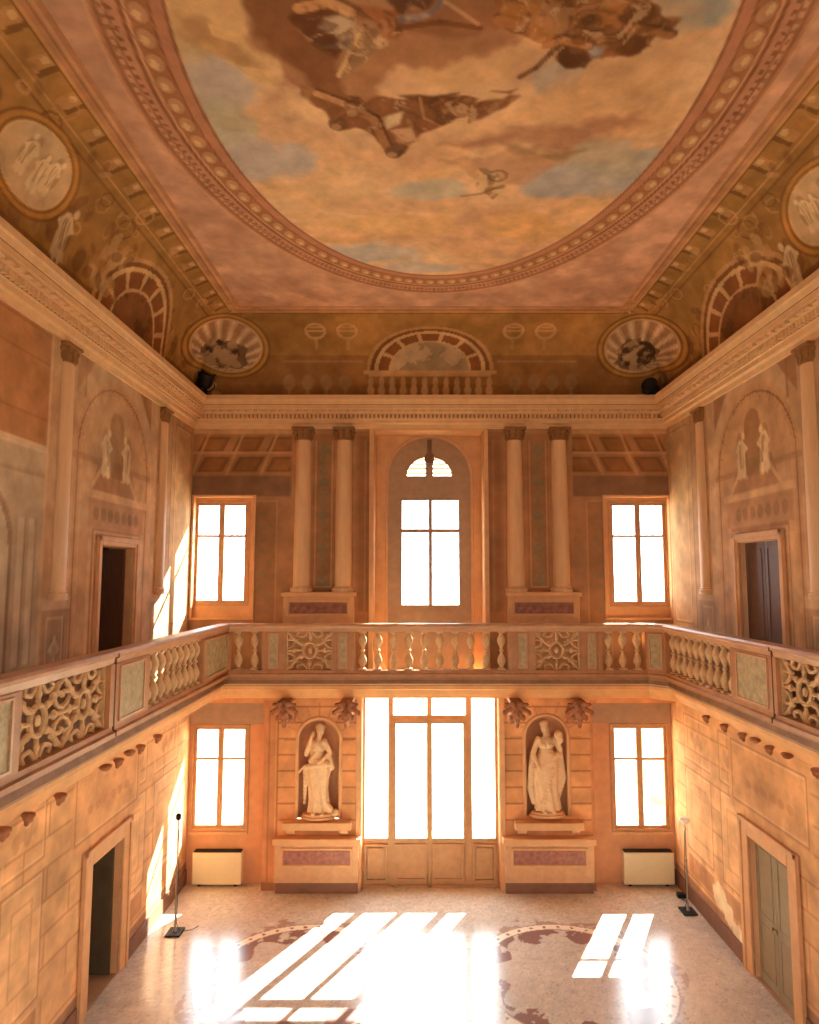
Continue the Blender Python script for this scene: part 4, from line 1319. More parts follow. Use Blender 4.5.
# ------------------------------------------------------------------ statues
def statue(kind, cx, z0):
    root = empty('statue', (cx, .02, z0))
    m = MB()
    if kind == 0:     # half-draped, one arm raised to the head, weight on the left leg
        m.ell((.02, 0, 1.84), (.095, .11, .13)); m.ell((.02, .03, 1.90), (.115, .12, .10)); m.ell((.03, .07, 1.86), (.07, .09, .08))
        m.limb((.01, 0, 1.76), (-.02, 0, 1.60), .058, .07, 4)
        m.ell((-.03, 0, 1.50), (.20, .13, .15)); m.ell((-.05, 0, 1.34), (.165, .12, .18)); m.ell((-.05, .01, 1.18), (.18, .14, .15))
        m.limb((.10, -.06, 1.60), (-.18, -.10, 1.22), .05, .055, 8)
        m.ell((-.09, -.08, 1.48), .06); m.ell((.05, -.08, 1.48), .06)
        m.limb((-.19, 0, 1.58), (-.28, -.08, 1.36), .078, .064); m.limb((-.28, -.08, 1.36), (-.16, -.12, 1.72), .060, .042); m.ell((-.13, -.11, 1.78), (.04, .035, .06))
        m.limb((.13, 0, 1.58), (.26, -.02, 1.36), .078, .064); m.limb((.26, -.02, 1.36), (.06, -.16, 1.22), .060, .044); m.ell((.02, -.17, 1.20), (.05, .035, .04))
        legs = ((-.10, .0), (.12, -.05))
        n = 40
        prof = [(1.24, .18, .14), (1.12, .26, .18), (.98, .29, .19), (.80, .25, .18), (.6, .22, .17), (.4, .22, .17), (.25, .24, .18), (.14, .26, .19)]
        m.limb((-.30, -.02, 1.05), (-.32, .05, .30), .07, .05, 8)          # fall of cloak at the side
        m.limb((.22, -.03, 1.30), (.30, .0, 1.05), .08, .07); m.limb((-.22, -.10, 1.08), (.22, -.14, 1.16), .07, .07, 8)
        m.limb((.20, -.02, .20), (.36, -.06, .10), .09, .07, 4); m.ell((.40, -.1, .13), (.09, .08, .08)); m.limb((.30, -.1, .22), (.16, -.05, .32), .05, .06, 4)
        m.limb((-.30, -.14, 1.12), (-.44, -.12, .98), .03, .03, 5)
    else:             # fully draped woman with a billowing cloak, holding a bundle at her shoulder
        m.ell((-.03, -.01, 1.86), (.09, .11, .125)); m.ell((-.03, .03, 1.93), (.11, .12, .09)); m.limb((.02, .06, 1.86), (.06, .05, 1.66), .06, .05, 4)
        m.limb((-.02, 0, 1.74), (0, 0, 1.62), .05, .06, 3)
        m.ell((0, 0, 1.52), (.19, .13, .15)); m.ell((0, 0, 1.32), (.17, .13, .2)); m.ell((-.07, -.09, 1.50), .065); m.ell((.07, -.09, 1.50), .065)
        m.limb((-.18, 0, 1.60), (-.30, -.02, 1.32), .075, .065); m.limb((-.30, -.02, 1.32), (-.22, -.16, 1.08), .055, .04); m.ell((-.20, -.18, 1.03), (.045, .04, .05))
        m.limb((.18, 0, 1.60), (.31, -.05, 1.40), .075, .06); m.limb((.31, -.05, 1.40), (.24, -.14, 1.62), .05, .04)
        m.ell((.26, -.12, 1.72), (.10, .09, .10)); m.ell((.30, -.08, 1.62), (.08, .08, .09))
        prof = [(1.34, .19, .14), (1.18, .25, .17), (1.0, .28, .19), (.8, .27, .19), (.6, .25, .19), (.4, .25, .18), (.25, .27, .19), (.13, .29, .2)]
        m.limb((-.30, .02, 1.30), (-.36, .02, .60), .07, .10, 9); m.limb((-.36, .02, .60), (-.30, .0, .28), .10, .06, 5)
        m.limb((.30, .02, 1.40), (.36, .03, .80), .07, .10, 9); m.limb((.36, .03, .80), (.26, .02, .4), .10, .06, 5)
        m.limb((-.24, -.12, .98), (.24, -.10, 1.28), .07, .07, 8); m.limb((.10, -.17, 1.0), (-.12, -.16, .30), .05, .06, 9)
        n = 40
    vs = []
    for z, rx, ry in prof:
        for i in range(n):
            a = 2 * PI * i / n
            f = 1 + .10 * math.sin(a * 9 + z * 3) * (1.3 - z) + .05 * math.sin(a * 5 + 1 + z * 5)
            vs.append((rx * f * math.cos(a) + .015 * math.sin(z * 6), ry * f * math.sin(a), z))
    fs = [tuple(range(n))]
    for k in range(len(prof) - 1):
        for i in range(n):
            a, b = k * n + i, k * n + (i + 1) % n
            fs.append((a, a + n, b + n, b))
    fs.append(tuple((len(prof) - 1) * n + i for i in range(n))[::-1])
    m.add(vs, fs)
    for s_ in (-1, 1):
        m.ell((s_ * .10 + (.02 if kind else 0), -.16, .13), (.05, .12, .045))
    # face
    hx_ = .02 if kind == 0 else -.03; hz_ = 1.84 if kind == 0 else 1.86
    m.ell((hx_, -.115, hz_ - .01), (.014, .022, .028)); m.ell((hx_, -.10, hz_ - .055), (.028, .014, .010)); m.ell((hx_, -.095, hz_ - .095), (.03, .025, .022))
    body = remeshed(m, 'figure', M['statue'], root, .013, 2)
    p = MB(); p.lathe([(.40, 0), (.40, .05), (.36, .06), (.36, .10), (.33, .115)], n=28)
    for i, v in enumerate(p.v): p.v[i] = (v[0], v[1] * .55 - .02, v[2])
    p.build('plinth', M['casing'], root, smooth=True)
    return root


s1 = statue(0, niches[0][0], niches[0][2] + .01); s1.scale = (1, 1, 1.06)
tag(s1, 'pale marble figure with one arm raised to its head, standing in the left niche', 'statue', 'statues in the niches')
s2 = statue(1, niches[1][0], niches[1][2] + .01); s2.scale = (1.02, 1, 1.06)
tag(s2, 'pale marble figure in full flowing robes, standing in the right niche', 'statue', 'statues in the niches')

# ------------------------------------------------------------------ columns
def column_proto(h, r):
    root = empty('column')
    m = MB(); m.lathe([(r * 1.02, .13)] + [(r * (1 - .14 * (k / 10) ** 1.6), .13 + (h - .43) * k / 10) for k in range(11)], n=28)
    m.build('shaft', M['column'], root, smooth=True)
    m = MB(); m.lathe([(r * 1.28, 0), (r * 1.28, .05), (r * 1.34, .065), (r * 1.30, .09), (r * 1.1, .10), (r * 1.14, .13), (r * 1.0, .14)], n=28)
    m.build('base', M['column'], root, smooth=True)
    m = MB(); z = h - .30
    m.lathe([(r * .86, z), (r * 1.0, z + .015), (r * .88, z + .03), (r * .9, z + .12), (r * 1.1, z + .22), (r * 1.2, z + .25)], n=24)
    for k in range(8):
        a = 2 * PI * k / 8
        m.ell((r * 1.02 * math.cos(a), r * 1.02 * math.sin(a), z + .10), (.035, .035, .07)); m.ell((r * 1.15 * math.cos(a), r * 1.15 * math.sin(a), z + .19), (.04, .04, .045))
    m.box(-r * 1.25, r * 1.25, -r * 1.25, r * 1.25, z + .25, z + .30)
    m.build('capital', M['gold'], root, smooth=True)
    return root


ch = WT - .16 - Z(592)
proto = column_proto(ch, .205)
cols = [(X(302.5), 'first column from the left on the far wall, beside the upper left window bay'),
        (X(343.5), 'second column from the left on the far wall, next to the central recess'),
        (X(515.5), 'pale column on the far wall just right of the central recess'),
        (X(560.5), 'outermost right column of the far wall, beside the upper right window bay')]
for i, (cx, lb) in enumerate(cols):
    o = proto if i == 0 else copy_tree(proto)
    o.location = (cx, -.03, Z(592)); tag(o, lb, 'column', 'columns of the far wall')
side_cols = []
for s_, xw in ((-1, XL), (1, XR)):
    for d, wh in ((13.73, 'far wall'), (9.87, 'camera')):
        o = copy_tree(proto); o.location = (xw - s_ * .005, d - D, Z(592)); o.scale = (.45, .86, 1)
        sd = 'left' if s_ < 0 else 'right'
        lb = ('slender pale column on the %s wall, between the upper window corner and the doorway arch' % sd) if d > 12 else \
             ('tall pale column on the %s wall, on the near side of the upper doorway arch' % sd)
        tag(o, lb, 'column', 'columns of the side walls')

for cx0, cx1, nm in ((X(284), X(357), 'left'), (X(504), X(578), 'right')):
    pr = empty('column_pedestal', ((cx0 + cx1) / 2, 0, GF)); hw = (cx1 - cx0) / 2
    tag(pr, 'broad stone pedestal under the %s pair of columns of the far wall' % nm, 'pedestal', 'pedestals of the far wall')
    zt = Z(592) - GF
    m = MB(); m.box(-hw + .05, hw - .05, -.24, -.001, 0, zt - .10); bd = m.build('body', M['pedestal'], pr, bevel=.01)
    m = MB(); m.box(-hw, hw, -.30, -.001, zt - .10, zt); m.build('cap', M['casing'], pr, bevel=.02)
    pz0, pz1 = Z(613) - GF, Z(602) - GF
    m = MB(); m.box(-hw + .2, hw - .2, -.255, -.241, pz0, pz1); m.build('marble_panel', M['redmarble'], bd)
    m = MB(); frame_bars(m, -hw + .13, hw - .13, pz0 - .07, pz1 + .07, -.245, .06, .04); m.build('panel_moulding', M['casing'], bd, bevel=.006)
# ------------------------------------------------------------------ gallery
CL, CR = .09, .34       # cut corners of the balustrade line
path = [(RX0, RY1 + CL), (RX0, RY0 - CL), (RX0 + CL, RY0), (RX1 - CR, RY0), (RX1, RY0 - CR), (RX1, RY1 + CR), (RX1 - CR, RY1), (RX0 + CL, RY1)]
gal = empty('gallery'); tag(gal, 'balcony running round the hall at mid height, carrying the stone balustrade', 'balcony')
m = MB()
outer = [(XL + .002, YF + .002), (XL + .002, -.002), (XR - .002, -.002), (XR - .002, YF + .002)]
hole = path
m.add(*plate(outer, [hole], .16, lambda u, v, w_: (u, v, GF - .08 + w_)))
m.build('slab', M['slab'], gal)
m = MB()
sec = [(.04, GB), (.06, GF - .1), (.02, GF - .02), (.02, GF + .06), (-.16, GF + .06), (-.16, GB)]
m.sweep([(-o, z) for o, z in sec], path, True)
m.build('edge_band', M['railbase'], gal)
m = MB()
sec = [(.02, GB), (-.03, GB - .04), (-.03, GB - .12), (-.09, GB - .15), (-.13, GB - .26), (-.20, GB - .28), (-.22, GC), (-.55, GC), (-.55, GB)]
m.sweep([(-o, z) for o, z in sec], path, True)
m.build('moulding', M['fascia'], gal)
m = MB()     # soffit from moulding to wall
m.add(*plate(outer, [[(x + (.4 if x < 0 else -.4) * -1, y_ + (.4 if y_ > -8 else -.4)) for x, y_ in path]], .05, lambda u, v, w_: (u, v, GC + .10 + w_)))
m.build('soffit', M['fascia'], gal)

RB = GF + .06                      # top of plinth band = foot of the balustrade
ZB0, ZB1 = RB + .14, RT - .17      # clear height of the openings


def baluster_mesh():
    h = ZB1 - ZB0
    hh = h / 2
    half = [(.082, 0), (.082, .03), (.046, .045), (.042, .07), (.084, hh * .36), (.092, hh * .52), (.066, hh * .70), (.030, hh * .88), (.032, hh * .93), (.052, hh * .97), (.052, hh)]
    pr = half + [(r, h - z) for r, z in half[::-1][1:]]
    m = MB(); m.lathe(pr, n=14)
    m.box(-.076, .076, -.076, .076, 0, .03); m.box(-.076, .076, -.076, .076, h - .03, h)
    return m.mesh('baluster', M['tracery'], smooth=True)


BAL = baluster_mesh()


def scroll_panel(w, h):
    """pierced panel of interlaced scrolls, centred on the origin, in the x-z plane"""
    m = MB(); r = .026
    def arc(cx, cz_, rx, rz, a0, a1, n=14, rr=r): m.tube([(cx + rx * math.cos(t), 0, cz_ + rz * math.sin(t)) for t in np.linspace(a0, a1, n)], rr, 6, flat=1.3)
    units = max(1, int(round(w / (h * 1.25))))
    uw = w / units; R_ = .036
    def band(pts, rr):
        P_ = [Vector((p[0], 0, p[1])) for p in pts]; out = []
        for i in range(len(P_) - 1):
            a_, b_ = P_[max(0, i - 1)], P_[min(len(P_) - 1, i + 2)]
            for t in np.linspace(0, 1, 6, endpoint=False):
                p0, p1 = P_[i], P_[i + 1]; t2, t3 = t * t, t ** 3
                out.append(.5 * ((2 * p0) + (p1 - a_) * t + (2 * a_ - 5 * p0 + 4 * p1 - b_) * t2 + (-a_ + 3 * p0 - 3 * p1 + b_) * t3))
        out.append(P_[-1]); m.tube(out, rr, 6, flat=1.1)
    for k in range(units):
        c0 = -w / 2 + uw * (k + .5)
        m.tube([(c0 + uw * .15 * math.cos(t), 0, h * .20 * math.sin(t)) for t in np.linspace(0, 2 * PI, 20, endpoint=False)], R_, 6, closed=True, flat=1.1)
        m.ell((c0, 0, 0), (.05, .035, .07))
        for sx in (-1, 1):
            for sz in (-1, 1):
                band([(c0 + sx * uw * .12, sz * h * .14), (c0 + sx * uw * .26, sz * h * .20), (c0 + sx * uw * .38, sz * h * .36), (c0 + sx * uw * .50, sz * h * .49)], R_)
                band([(c0 + sx * uw * .05, sz * h * .49), (c0 + sx * uw * .14, sz * h * .36), (c0 + sx * uw * .27, sz * h * .40), (c0 + sx * uw * .24, sz * h * .49)], R_ * .8)
                band([(c0 + sx * uw * .50, sz * h * .06), (c0 + sx * uw * .38, sz * h * .12), (c0 + sx * uw * .33, sz * h * .24), (c0 + sx * uw * .45, sz * h * .28), (c0 + sx * uw * .50, sz * h * .22)], R_ * .8)
                m.ell((c0 + sx * uw * .30, 0, sz * h * .27), (.06, .035, .045)); m.ell((c0 + sx * uw * .40, 0, sz * h * .40), (.05, .035, .05)); m.ell((c0 + sx * uw * .19, 0, sz * h * .17), (.05, .035, .05))
            band([(c0 + sx * uw * .15, 0), (c0 + sx * uw * .5, 0)], R_ * .8)
            m.ell((c0 + sx * uw * .33, 0, 0), (.05, .035, .06))
            band([(c0, sx * h * .20), (c0, sx * h * .5)], R_ * .8); m.ell((c0, 0, sx * h * .35), (.045, .035, .06))
    for sx in (-1, 1): m.box(sx * w / 2 - .025, sx * w / 2 + .025, -.05, .05, -h / 2, h / 2)
    return m


def run(name_label, A, B, items, group='balustrades of the gallery'):
    """items: list of (kind, s0, s1) in metres from A; local x along the run, +y = towards the wall"""
    A, B = Vector(A), Vector(B); d = (B - A); L_ = d.length
    rz = math.atan2(d.y, d.x)
    root = empty('balustrade', (A.x, A.y, 0), rz); tag(root, name_label, 'balustrade', group)
    e = .0
    m = MB()
    prof_ = [(-.15, RT - .035), (-.15, RT - .07), (-.11, RT - .085), (-.10, RT - .17), (.10, RT - .17), (.11, RT - .085), (.15, RT - .07), (.15, RT - .035), (.12, RT), (-.12, RT)]
    m.prism(prof_, lambda u, v: (-.03, u, v), lambda u, v: (L_ + .03, u, v))
    m.build('handrail', M['railcap'], root, bevel=.004)
    m = MB()
    prof_ = [(-.15, RB), (-.15, RB + .06), (-.11, RB + .08), (-.10, RB + .14), (.10, RB + .14), (.11, RB + .08), (.15, RB + .06), (.15, RB)]
    m.prism(prof_, lambda u, v: (-.03, u, v), lambda u, v: (L_ + .03, u, v))
    m.build('base', M['rail'], root, bevel=.004)
    for it in items:
        k, s0, s1 = it
        if k == 'bal':
            n = max(2, int(round((s1 - s0) / (.33 if abs(d.x) > abs(d.y) else .285))))
            for i in range(n):
                b = bpy.data.objects.new('baluster', BAL); C.objects.link(b); b.parent = root
                b.location = (s0 + (s1 - s0) * (i + .5) / n, 0, ZB0)
        elif k == 'joint':
            m = MB()
            m.box(s0, s1, -.118, .118, RB + .14, RT - .17); m.box(s0, s1, -.155, .155, RB, RB + .08); m.box(s0, s1, -.153, .153, RT - .09, RT - .03)
            m.box(s0, s1, -.12, .12, RB + .08, RB + .14); m.box(s0, s1, -.12, .12, RT - .17, RT - .09)
            m.build('joint', M['jointdark'], root)
        elif k == 'scroll':
            m = scroll_panel(s1 - s0, ZB1 - ZB0)
            o = m.build('pierced_panel', M['tracery'], root, smooth=True, loc=((s0 + s1) / 2, 0, (ZB0 + ZB1) / 2))
        else:
            th = .115 if k != 'thin' else .09
            m = MB(); m.box(s0, s1, -th, th, ZB0, ZB1)
            pier = m.build('pier', M['rail'], root)
            if k in ('panel', 'thin'):
                ins_ = min(.09, (s1 - s0) * .18)
                m = MB()
                for sy in (-1, 1): m.box(s0 + ins_ + .03, s1 - ins_ - .03, sy * th, sy * (th + .006), ZB0 + .07, ZB1 - .07)
                m.build('marble_panel', M['green'], pier)
                m = MB()
                for sy in (-1, 1): frame_bars(m, s0 + ins_, s1 - ins_, ZB0 + .04, ZB1 - .04, sy * (th + .008), .03, .03)
                m.build('panel_moulding', M['railcap'], pier)
    return root


def by(px):   # position along the far run for a picture column
    return X(px, RY0, 650)


def seq(vals, off): return [(k, a - off, b - off) for k, a, b in vals]


# far run, left to right
x0 = RX0 + CL
P_ = [('pier', x0, x0 + .05), ('bal', x0 + .05, by(263)), ('pier', by(263), by(267)), ('thin', by(267), by(282)), ('pier', by(282), by(287)), ('scroll', by(287), by(333)), ('pier', by(333), by(337)),
      ('thin', by(337), by(350)), ('pier', by(350), by(355)), ('bal', by(355), by(509)), ('pier', by(509), by(515)), ('thin', by(515), by(529)), ('pier', by(529), by(534)), ('scroll', by(534), by(579)),
      ('pier', by(579), by(584)), ('thin', by(584), by(597)), ('pier', by(597), by(601)), ('bal', by(601), by(644)), ('pier', by(644), RX1 - CR)]
run('stone balustrade across the far end of the gallery, in front of the arched window', (x0, RY0), (RX1 - CR, RY0), seq(P_, x0))
# corners
for A, B, lb in (((RX0, RY0 - CL), (RX0 + CL, RY0), 'short angled balustrade corner at the far left of the gallery'),
                 ((RX1 - CR, RY0), (RX1, RY0 - CR), 'short angled balustrade corner at the far right of the gallery')):
    L_ = (Vector(B) - Vector(A)).length
    run(lb, A, B, [('panel' if L_ > .3 else 'pier', 0.0, L_)])


def dl(px): return (-RX0 * F / (VX - px) + 1.5 * SPI) / CPI - D      # y on the left run
def drr(px): return (RX1 * F / (px - VX) + 1.5 * SPI) / CPI - D      # y on the right run


yA = RY0 - CL
# left run: from the far corner towards the camera
L1 = [(k, yA - a, yA - b) for k, a, b in
      [('panel', yA, dl(197.5)), ('bal', dl(197.5), dl(142)), ('pier', dl(142), dl(139)), ('panel', dl(139), dl(108)), ('pier', dl(108), dl(102)), ('joint', dl(107.4), dl(106.2)), ('scroll', dl(102), dl(10)),
       ('pier', dl(10), dl(6)), ('panel', dl(6), dl(6) - .95), ('pier', dl(6) - .95, dl(6) - 1.0), ('bal', dl(6) - 1.0, dl(6) - 3.8), ('panel', dl(6) - 3.8, RY1 + CL)]]
run('stone balustrade along the left side of the gallery', (RX0, yA), (RX0, RY1 + CL), L1)
yA = RY0 - CR
R1 = [(k, yA - a, yA - b) for k, a, b in
      [('pier', yA, drr(671)), ('bal', drr(671), drr(737)), ('pier', drr(737), drr(741)), ('panel', drr(741), drr(779)), ('pier', drr(779), drr(784)), ('joint', drr(779.6), drr(780.8)), ('scroll', drr(784), drr(784) - 2.1),
       ('pier', drr(784) - 2.1, drr(784) - 2.2), ('panel', drr(784) - 2.2, drr(784) - 3.2), ('bal', drr(784) - 3.2, drr(784) - 6), ('panel', drr(784) - 6, RY1 + CR)]]
run('stone balustrade along the right side of the gallery', (RX1, yA), (RX1, RY1 + CR), R1)

# ------------------------------------------------------------------ corbels under the gallery
def corbel_mesh(kind, dp):
    # local frame: wall at y = 0, room towards -y, z = 0 at the underside of the gallery moulding
    m = MB()
    if kind == 0:    # deep console carrying a mask with leaves at its front
        m.box(-.13, .13, -dp, -.005, -.10, -.01)
        m.limb((0, -.06, -.62), (0, -.22, -.36), .09, .12, 6); m.limb((0, -.22, -.36), (0, -dp + .12, -.16), .12, .10, 8)
        f = -dp - .02
        m.ell((0, f, -.30), (.12, .10, .16)); m.ell((0, f - .10, -.31), (.03, .03, .05)); m.ell((-.05, f - .08, -.25), (.03, .025, .02)); m.ell((.05, f - .08, -.25), (.03, .025, .02))
        m.ell((0, f - .04, -.43), (.06, .06, .06)); m.ell((0, f + .02, -.52), (.05, .05, .09))
        for s_ in (-1, 1):
            m.limb((s_ * .06, f, -.16), (s_ * .24, f, -.24), .07, .045, 5); m.ell((s_ * .27, f, -.27), (.05, .05, .06)); m.ell((s_ * .14, f, -.38), (.05, .05, .07))
            m.ell((s_ * .09, f - .02, -.07), (.08, .07, .06)); m.ell((s_ * .20, f, -.09), (.07, .05, .04))
    elif kind == 1:  # small hanging bracket with acanthus tip
        m.box(-.05, .05, -dp, -.005, -.04, -.01)
        m.ell((0, -dp, -.05), (.085, .08, .05)); m.ell((0, -dp, -.11), (.05, .06, .06)); m.ell((0, -dp + .02, -.17), (.028, .035, .045))
        for s_ in (-1, 1): m.ell((s_ * .07, -dp, -.08), (.035, .04, .035))
    else:            # half-round drop
        m.box(-.08, .08, -dp, -.005, -.04, -.01)
        m.ell((0, -dp, -.03), (.16, .08, .045)); m.ell((0, -dp, -.07), (.09, .06, .035))
    return m


c0 = remeshed(corbel_mesh(0, -RY0 + .12), 'corbel', M['corbel'], None, .016, 2)
backc = [(284.5, 'first carved mask corbel from the left under the far gallery, left of the left niche'),
         (346.5, 'carved mask corbel under the far gallery between the left niche and the garden door'),
         (516.5, 'carved mask corbel under the far gallery between the garden door and the right niche'),
         (579, 'last carved mask corbel under the far gallery, right of the right niche')]
for i, (px, lb) in enumerate(backc):
    o = c0 if i == 0 else c0.copy()
    if i: C.objects.link(o)
    o.location = (X(px, RY0 - .1, 705), -.002, GC + .02); tag(o, lb, 'corbel', 'mask corbels on the far wall')
ords = ['nearest the far wall', 'second', 'third', 'fourth', 'fifth', 'sixth', 'seventh', 'eighth']
for sd, xw, xr_, rot, lst in (('left', XL, RX0, PI / 2, [(159, 1), (142, 1), (131, 2), (120, 1), (107, 2), (62, 1), (30, 1), (6, 1)]),
                              ('right', XR, RX1, -PI / 2, [(705, 1), (723, 1), (741, 1), (754, 2), (768, 1), (786, 2), (815, 1)])):
    dp = abs(xw - xr_) - .16
    pr_ = {k: remeshed(corbel_mesh(k, dp), 'corbel', M['corbel'], None, .016, 2) for k in (1, 2)}
    first = {1: True, 2: True}
    for i, (px, kd) in enumerate(lst):
        if first[kd]: o = pr_[kd]; first[kd] = False
        else: o = pr_[kd].copy(); C.objects.link(o)
        d = ((abs(xr_) + .14) * F / abs(px - VX) + 2.75 * SPI) / CPI
        o.scale = (.78, 1, .78); o.location = (xw + (.002 if xw < 0 else -.002), d - D, GC + .025); o.rotation_euler = (0, 0, rot)
        place = 'nearest the far wall' if i == 0 else '%s counted from the far wall' % ords[i]
        tag(o, 'small dark carved bracket under the %s gallery, %s' % (sd, place), 'corbel', 'brackets under the %s gallery' % sd)

# ------------------------------------------------------------------ doors in the side walls
def side_door(name, side, hole, kind, label):
    y0, y1, z0, z1 = hole[0] - D, hole[1] - D, hole[2], hole[3]
    s_ = 1 if side == 'L' else -1        # +x into the room
    xw = XL if side == 'L' else XR
    root = empty(name); tag(root, label, kind='structure')
    dp = .45 if kind != 'open' else .55
    out = lambda t: xw - s_ * t
    m = MB()
    for a, b in ((y0 - .05, y0), (y1, y1 + .05)): m.box(out(.002), out(dp), a, b, z0, z1)
    m.box(out(.002), out(dp), y0 - .05, y1 + .05, z1, z1 + .05)
    m.build('reveal', M['casing'], root)
    if kind in ('open', 'darkopen'):
        m = MB()
        a0, a1 = y0 - .5, y1 + .8
        m.box(out(dp + 2.2), out(dp + 2.25), a0, a1, z0, z1 + .5); m.box(out(dp), out(dp + 2.2), a0 - .05, a0, z0, z1 + .5); m.box(out(dp), out(dp + 2.2), a1, a1 + .05, z0, z1 + .5)
        m.box(out(dp), out(dp + 2.2), a0, a1, z1 + .45, z1 + .5)
        m.box(out(dp - .0), out(dp + .05), a0, y0 - .05, z0, z1 + .5); m.box(out(dp), out(dp + .05), y1 + .05, a1, z0, z1 + .5); m.box(out(dp), out(dp + .05), y0 - .05, y1 + .05, z1 + .05, z1 + .5)
        m.build('passage', M['dark'] if kind == 'darkopen' else M['dimroom'], root)
        m = MB(); m.box(out(.001), out(dp + 2.2), a0, a1, z0 - .06, z0 - .001); m.build('threshold', M['slab'], root)
        # leaf folded back against the far jamb
        m = MB(); m.box(out(.12), out(.12 + .62), y1 - .06, y1 - .012, z0 + .01, z1 - .02)
        lf = m.build('door_leaf', M['darkdoor'] if kind == 'darkopen' else M['dimroom'], root)
        MB().ell((out(.66), y1 - .08, z0 + 1.05), .025).build('handle', M['brass'], lf)
    else:
        rec = .09
        m = MB(); m.box(out(.001), out(dp), y0 - .05, y1 + .05, z0 - .06, z0 - .001); m.build('threshold', M['slab'], root)
        ym = (y0 + y1) / 2
        mt = M['greydoor'] if kind == 'grey' else M['darkdoor']
        for a, b in ((y0 + .01, ym - .004), (ym + .004, y1 - .01)):
            m = MB(); m.box(out(rec), out(rec + .05), a, b, z0 + .005, z1 - .005)
            for c_, d in ((z0 + .15, z0 + 1.0), (z0 + 1.15, z1 - .12)):
                q = .022
                for e0, e1, f0, f1 in ((a + .09, a + .09 + q, c_, d), (b - .09 - q, b - .09, c_, d), (a + .09, b - .09, c_, c_ + q), (a + .09, b - .09, d - q, d)):
                    m.box(out(rec), out(rec - .010), e0, e1, f0, f1)
            lf = m.build('door_leaf', mt, root, bevel=.005)
            k = a + .05 if a > ym - .01 else b - .05
            MB().ell((out(rec - .05), k, z0 + 1.1), .032).build('door_knob', M['brass'], lf)
    cw = .30 if z0 < 1 else .16
    m = MB()
    m.box(out(-.05), out(-.001), y0 - cw, y0 - .005, z0, z1 + cw); m.box(out(-.05), out(-.001), y1 + .005, y1 + cw, z0, z1 + cw); m.box(out(-.05), out(-.001), y0 - .005, y1 + .005, z1 + .005, z1 + cw)
    m.build('casing', M['casing'], root, bevel=.015)
    m = MB()
    e = .09
    m.box(out(-.075), out(-.045), y0 - cw, y0 - cw + e, z0, z1 + cw); m.box(out(-.075), out(-.045), y1 + cw - e, y1 + cw, z0, z1 + cw); m.box(out(-.075), out(-.045), y0 - cw, y1 + cw, z1 + cw - e, z1 + cw)
    m.build('casing_edge', M['casing'], root, bevel=.012)


side_door('door_2', 'L', LOW_DOOR['L'], 'open', 'open doorway at ground level in the left wall')
side_door('door_3', 'R', LOW_DOOR['R'], 'grey', 'closed grey green double door at ground level in the right wall')
side_door('door_4', 'L', UP_DOOR['L'], 'darkopen', 'dark doorway on the gallery in the left wall')
side_door('door_5', 'R', UP_DOOR['R'], 'dark', 'dark brown double door on the gallery in the right wall')

# skirtings
m = MB()
h = LOW_DOOR['L']; m.box(XL, XL + .03, YF, h[0] - D - .31, 0, .32); m.box(XL, XL + .03, h[1] - D + .31, WR, 0, .32)
m.build('baseboard_left', M['wainscot'])['kind'] = 'structure'
m = MB()
h = LOW_DOOR['R']; m.box(XR - .03, XR, YF, h[0] - D - .31, 0, .32); m.box(XR - .03, XR, h[1] - D + .31, WR, 0, .32)
m.build('baseboard_right', M['wainscot'])['kind'] = 'structure'

# ------------------------------------------------------------------ heaters
def heater(cx, w, label):
    y = WR
    z0, z1 = Z(883, y - .12), Z(850, y - .12)
    r = empty('heater', (cx, y, 0)); tag(r, label, 'heater', 'cream heaters under the windows')
    m = MB(); m.box(-w / 2, w / 2, -.22, -.02, z0, z1 - .02); m.build('casing', M['cream'], r, bevel=.02)
    m = MB()
    for k in range(16):
        a = -w / 2 + .05 + k * (w - .1) / 16
        m.box(a, a + (w - .1) / 16 - .012, -.20, -.04, z1 - .02, z1)
    m.box(-w / 2 + .02, w / 2 - .02, -.21, -.03, z1 - .022, z1 - .012)
    m.build('grille', M['black'], r)
    for s_ in (-1, 1):
        m = MB(); m.box(s_ * (w / 2 - .15) - .03, s_ * (w / 2 - .15) + .03, -.16, -.06, 0, z0); m.build('foot', M['black'], r)


heater(XG(220, WR - .12), 1.14, 'cream box heater under the left ground floor window')
heater(XG(645.5, WR - .12), 1.16, 'cream box heater under the right ground floor window')

# ------------------------------------------------------------------ lamp stands
def stand(x, y, h, label, white):
    r = empty('lamp_stand', (x, y, 0)); tag(r, label, 'lamp stand')
    m = MB(); m.box(-.15, .15, -.17, .17, 0, .035); m.build('base', M['black'], r, bevel=.012)
    m = MB(); m.lathe([(.04, .035), (.03, .09), (.017, .12), (.017, h * .55), (.022, h * .55 + .01), (.022, h * .55 + .05), (.012, h * .55 + .06), (.012, h)], n=12); m.build('pole', M['steel'], r, smooth=True)
    m = MB()
    if white: m.lathe([(.03, -.05), (.07, -.03), (.10, 0), (.11, .05), (.09, .075), (.03, .085)], (0, 0, h), 20)
    else: m.lathe([(.03, -.06), (.05, -.04), (.055, .03), (.04, .06), (.02, .07)], (0, 0, h), 16)
    m.build('lamp_head', M['white'] if white else M['black'], r, smooth=True)
    m = MB(); m.tube([(.02, -.02, h * .9), (.05, -.03, h * .5), (.03, -.02, .2), (.10, .02, .02), (.3, .10, .012), (.4, .25, .012)] if not white else
                     [(-.02, -.02, h * .9), (-.05, -.03, h * .5), (-.03, -.02, .2), (-.08, .02, .04)], .006, 6)
    m.build('cable', M['black'], r, smooth=True)


stand(-4.85, 13.83 - D, 2.24, 'thin metal lamp stand with small black head near the left wall', False)
stand(5.77, 14.66 - D, 1.86, 'thin metal lamp stand with round white head near the right wall', True)

